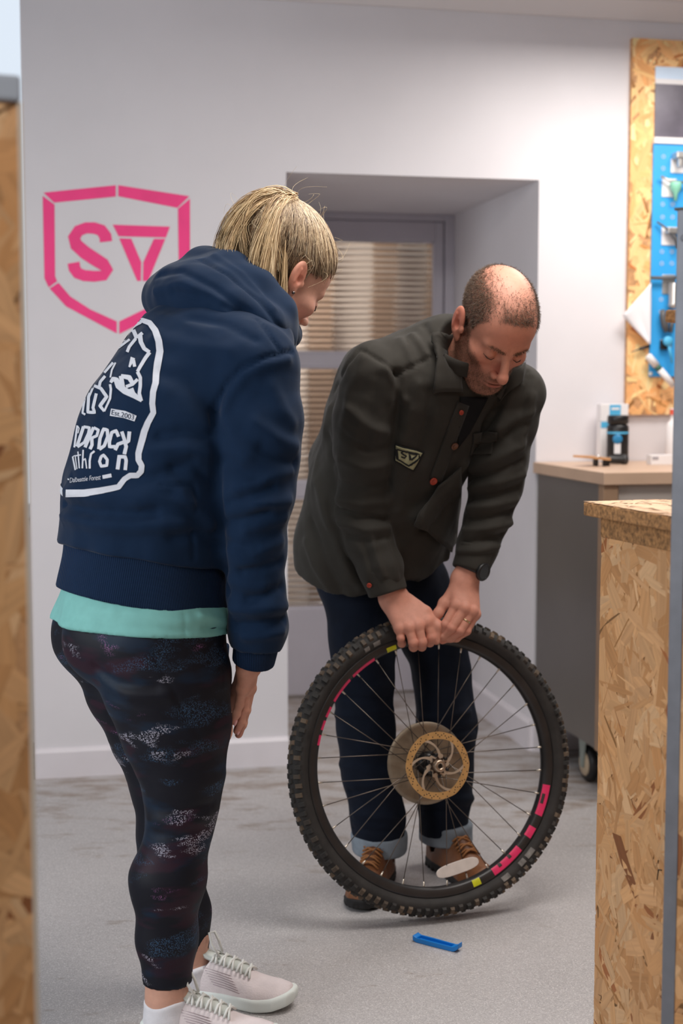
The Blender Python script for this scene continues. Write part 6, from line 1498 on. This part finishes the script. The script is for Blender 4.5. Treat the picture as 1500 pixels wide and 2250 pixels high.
# ---- wristwatch and ring
wd_ = unit(wrL[0]-wrL[1]); wc = wrL[1]*.42+wrL[0]*.58
wt_ = thing('wristwatch', wc, 'black sports wristwatch on the wrist nearest the workbench', 'watch')
b = MB(); b.lathe(wc-wd_*.011, wd_, [(.036, 0), (.0395, .001), (.0395, .021), (.036, .022)], 36, closed=True); b.build('strap', m_black, wt_)
wn_ = unit(np.array([.80, -.55, .25])-wd_*(np.array([.80, -.55, .25])@wd_)); wcen = wc+wn_*.036
b = MB(); b.lathe(wcen, wn_, [(0, 0), (.021, 0), (.0235, .004), (.0235, .009), (.021, .012), (.0185, .012), (.018, .0105)], 32); b.build('case', m_black, wt_)
b = MB(); b.lathe(wcen, wn_, [(0, .0106), (.0182, .0106)], 32); b.build('dial', mat('dark_dial_glass', srgb(34, 36, 38), .08, 0, .8), wt_)
rg = fgL[2][0]*.5+mcL[2]*.5; rd = unit(fgL[2][0]-mcL[2])
b = MB(); b.lathe(rg-rd*.002, rd, [(.0125, 0), (.0132, .001), (.0132, .0035), (.0125, .0045)], 24, closed=True); setp(b.build('finger_ring', mat('pale_gold', srgb(214, 190, 150), .2, .9)), 'thin pale gold ring on a finger holding the tyre', 'ring')
# ---- boots
m_leather = mat('tan_leather', srgb(126, 78, 44), .5, noise=(22, .22), bump=(60, .35)); bmats = {'sole': mat('black_lug_sole', srgb(28, 26, 26), .7), 'upper': m_leather, 'tongue': mat('brown_tongue', srgb(98, 58, 34), .6, noise=(20, .2)), 'lace': mat('tan_lace', srgb(158, 104, 58), .7)}
for (ank, toe, label) in ((rl_[-1], ath(785, 2008, 0), 'tan leather lace-up boot, mostly behind the left of the wheel'), (ll_[-1], ath(1082, 1972, 0), 'tan leather lace-up boot seen through the wheel')):
    h0 = np.array([ank[0], ank[1], 0]); fd = toe-h0; fd = unit([fd[0], fd[1], 0]); L_ = .315; h0 = h0-fd*.075; h0[2] = 0
    bt = bpy.data.objects.new('boot', None); C.objects.link(bt); bt.parent = man; bt.location = Vector(h0)-man.location; bt['label'] = label
    shoe_parts(h0, fd, L_, 1.12, .026, bmats, bt, 'boot')
# white spoke reflector
pa, pb = onplane(958, 1922, WC+wa*.004, wa), onplane(1050, 1890, WC+wa*.004, wa); dx = unit(pb-pa); dy = np.cross(wa, dx); Lr = np.linalg.norm(pb-pa)
pts = []
for k in range(28):
    th = 2*math.pi*k/28; c_, s_ = math.cos(th), math.sin(th); pts.append((pa+pb)/2+dx*Lr/2*math.copysign(abs(c_)**.6, c_)+dy*.0155*math.copysign(abs(s_)**.8, s_))
b = MB(); b.prism(pts, wa*.004); rf = b.build('spoke_reflector', mat('milky_reflector', srgb(226, 216, 208), .3, noise=(50, .06)), wheel, 'white spoke reflector', bevel=.001)
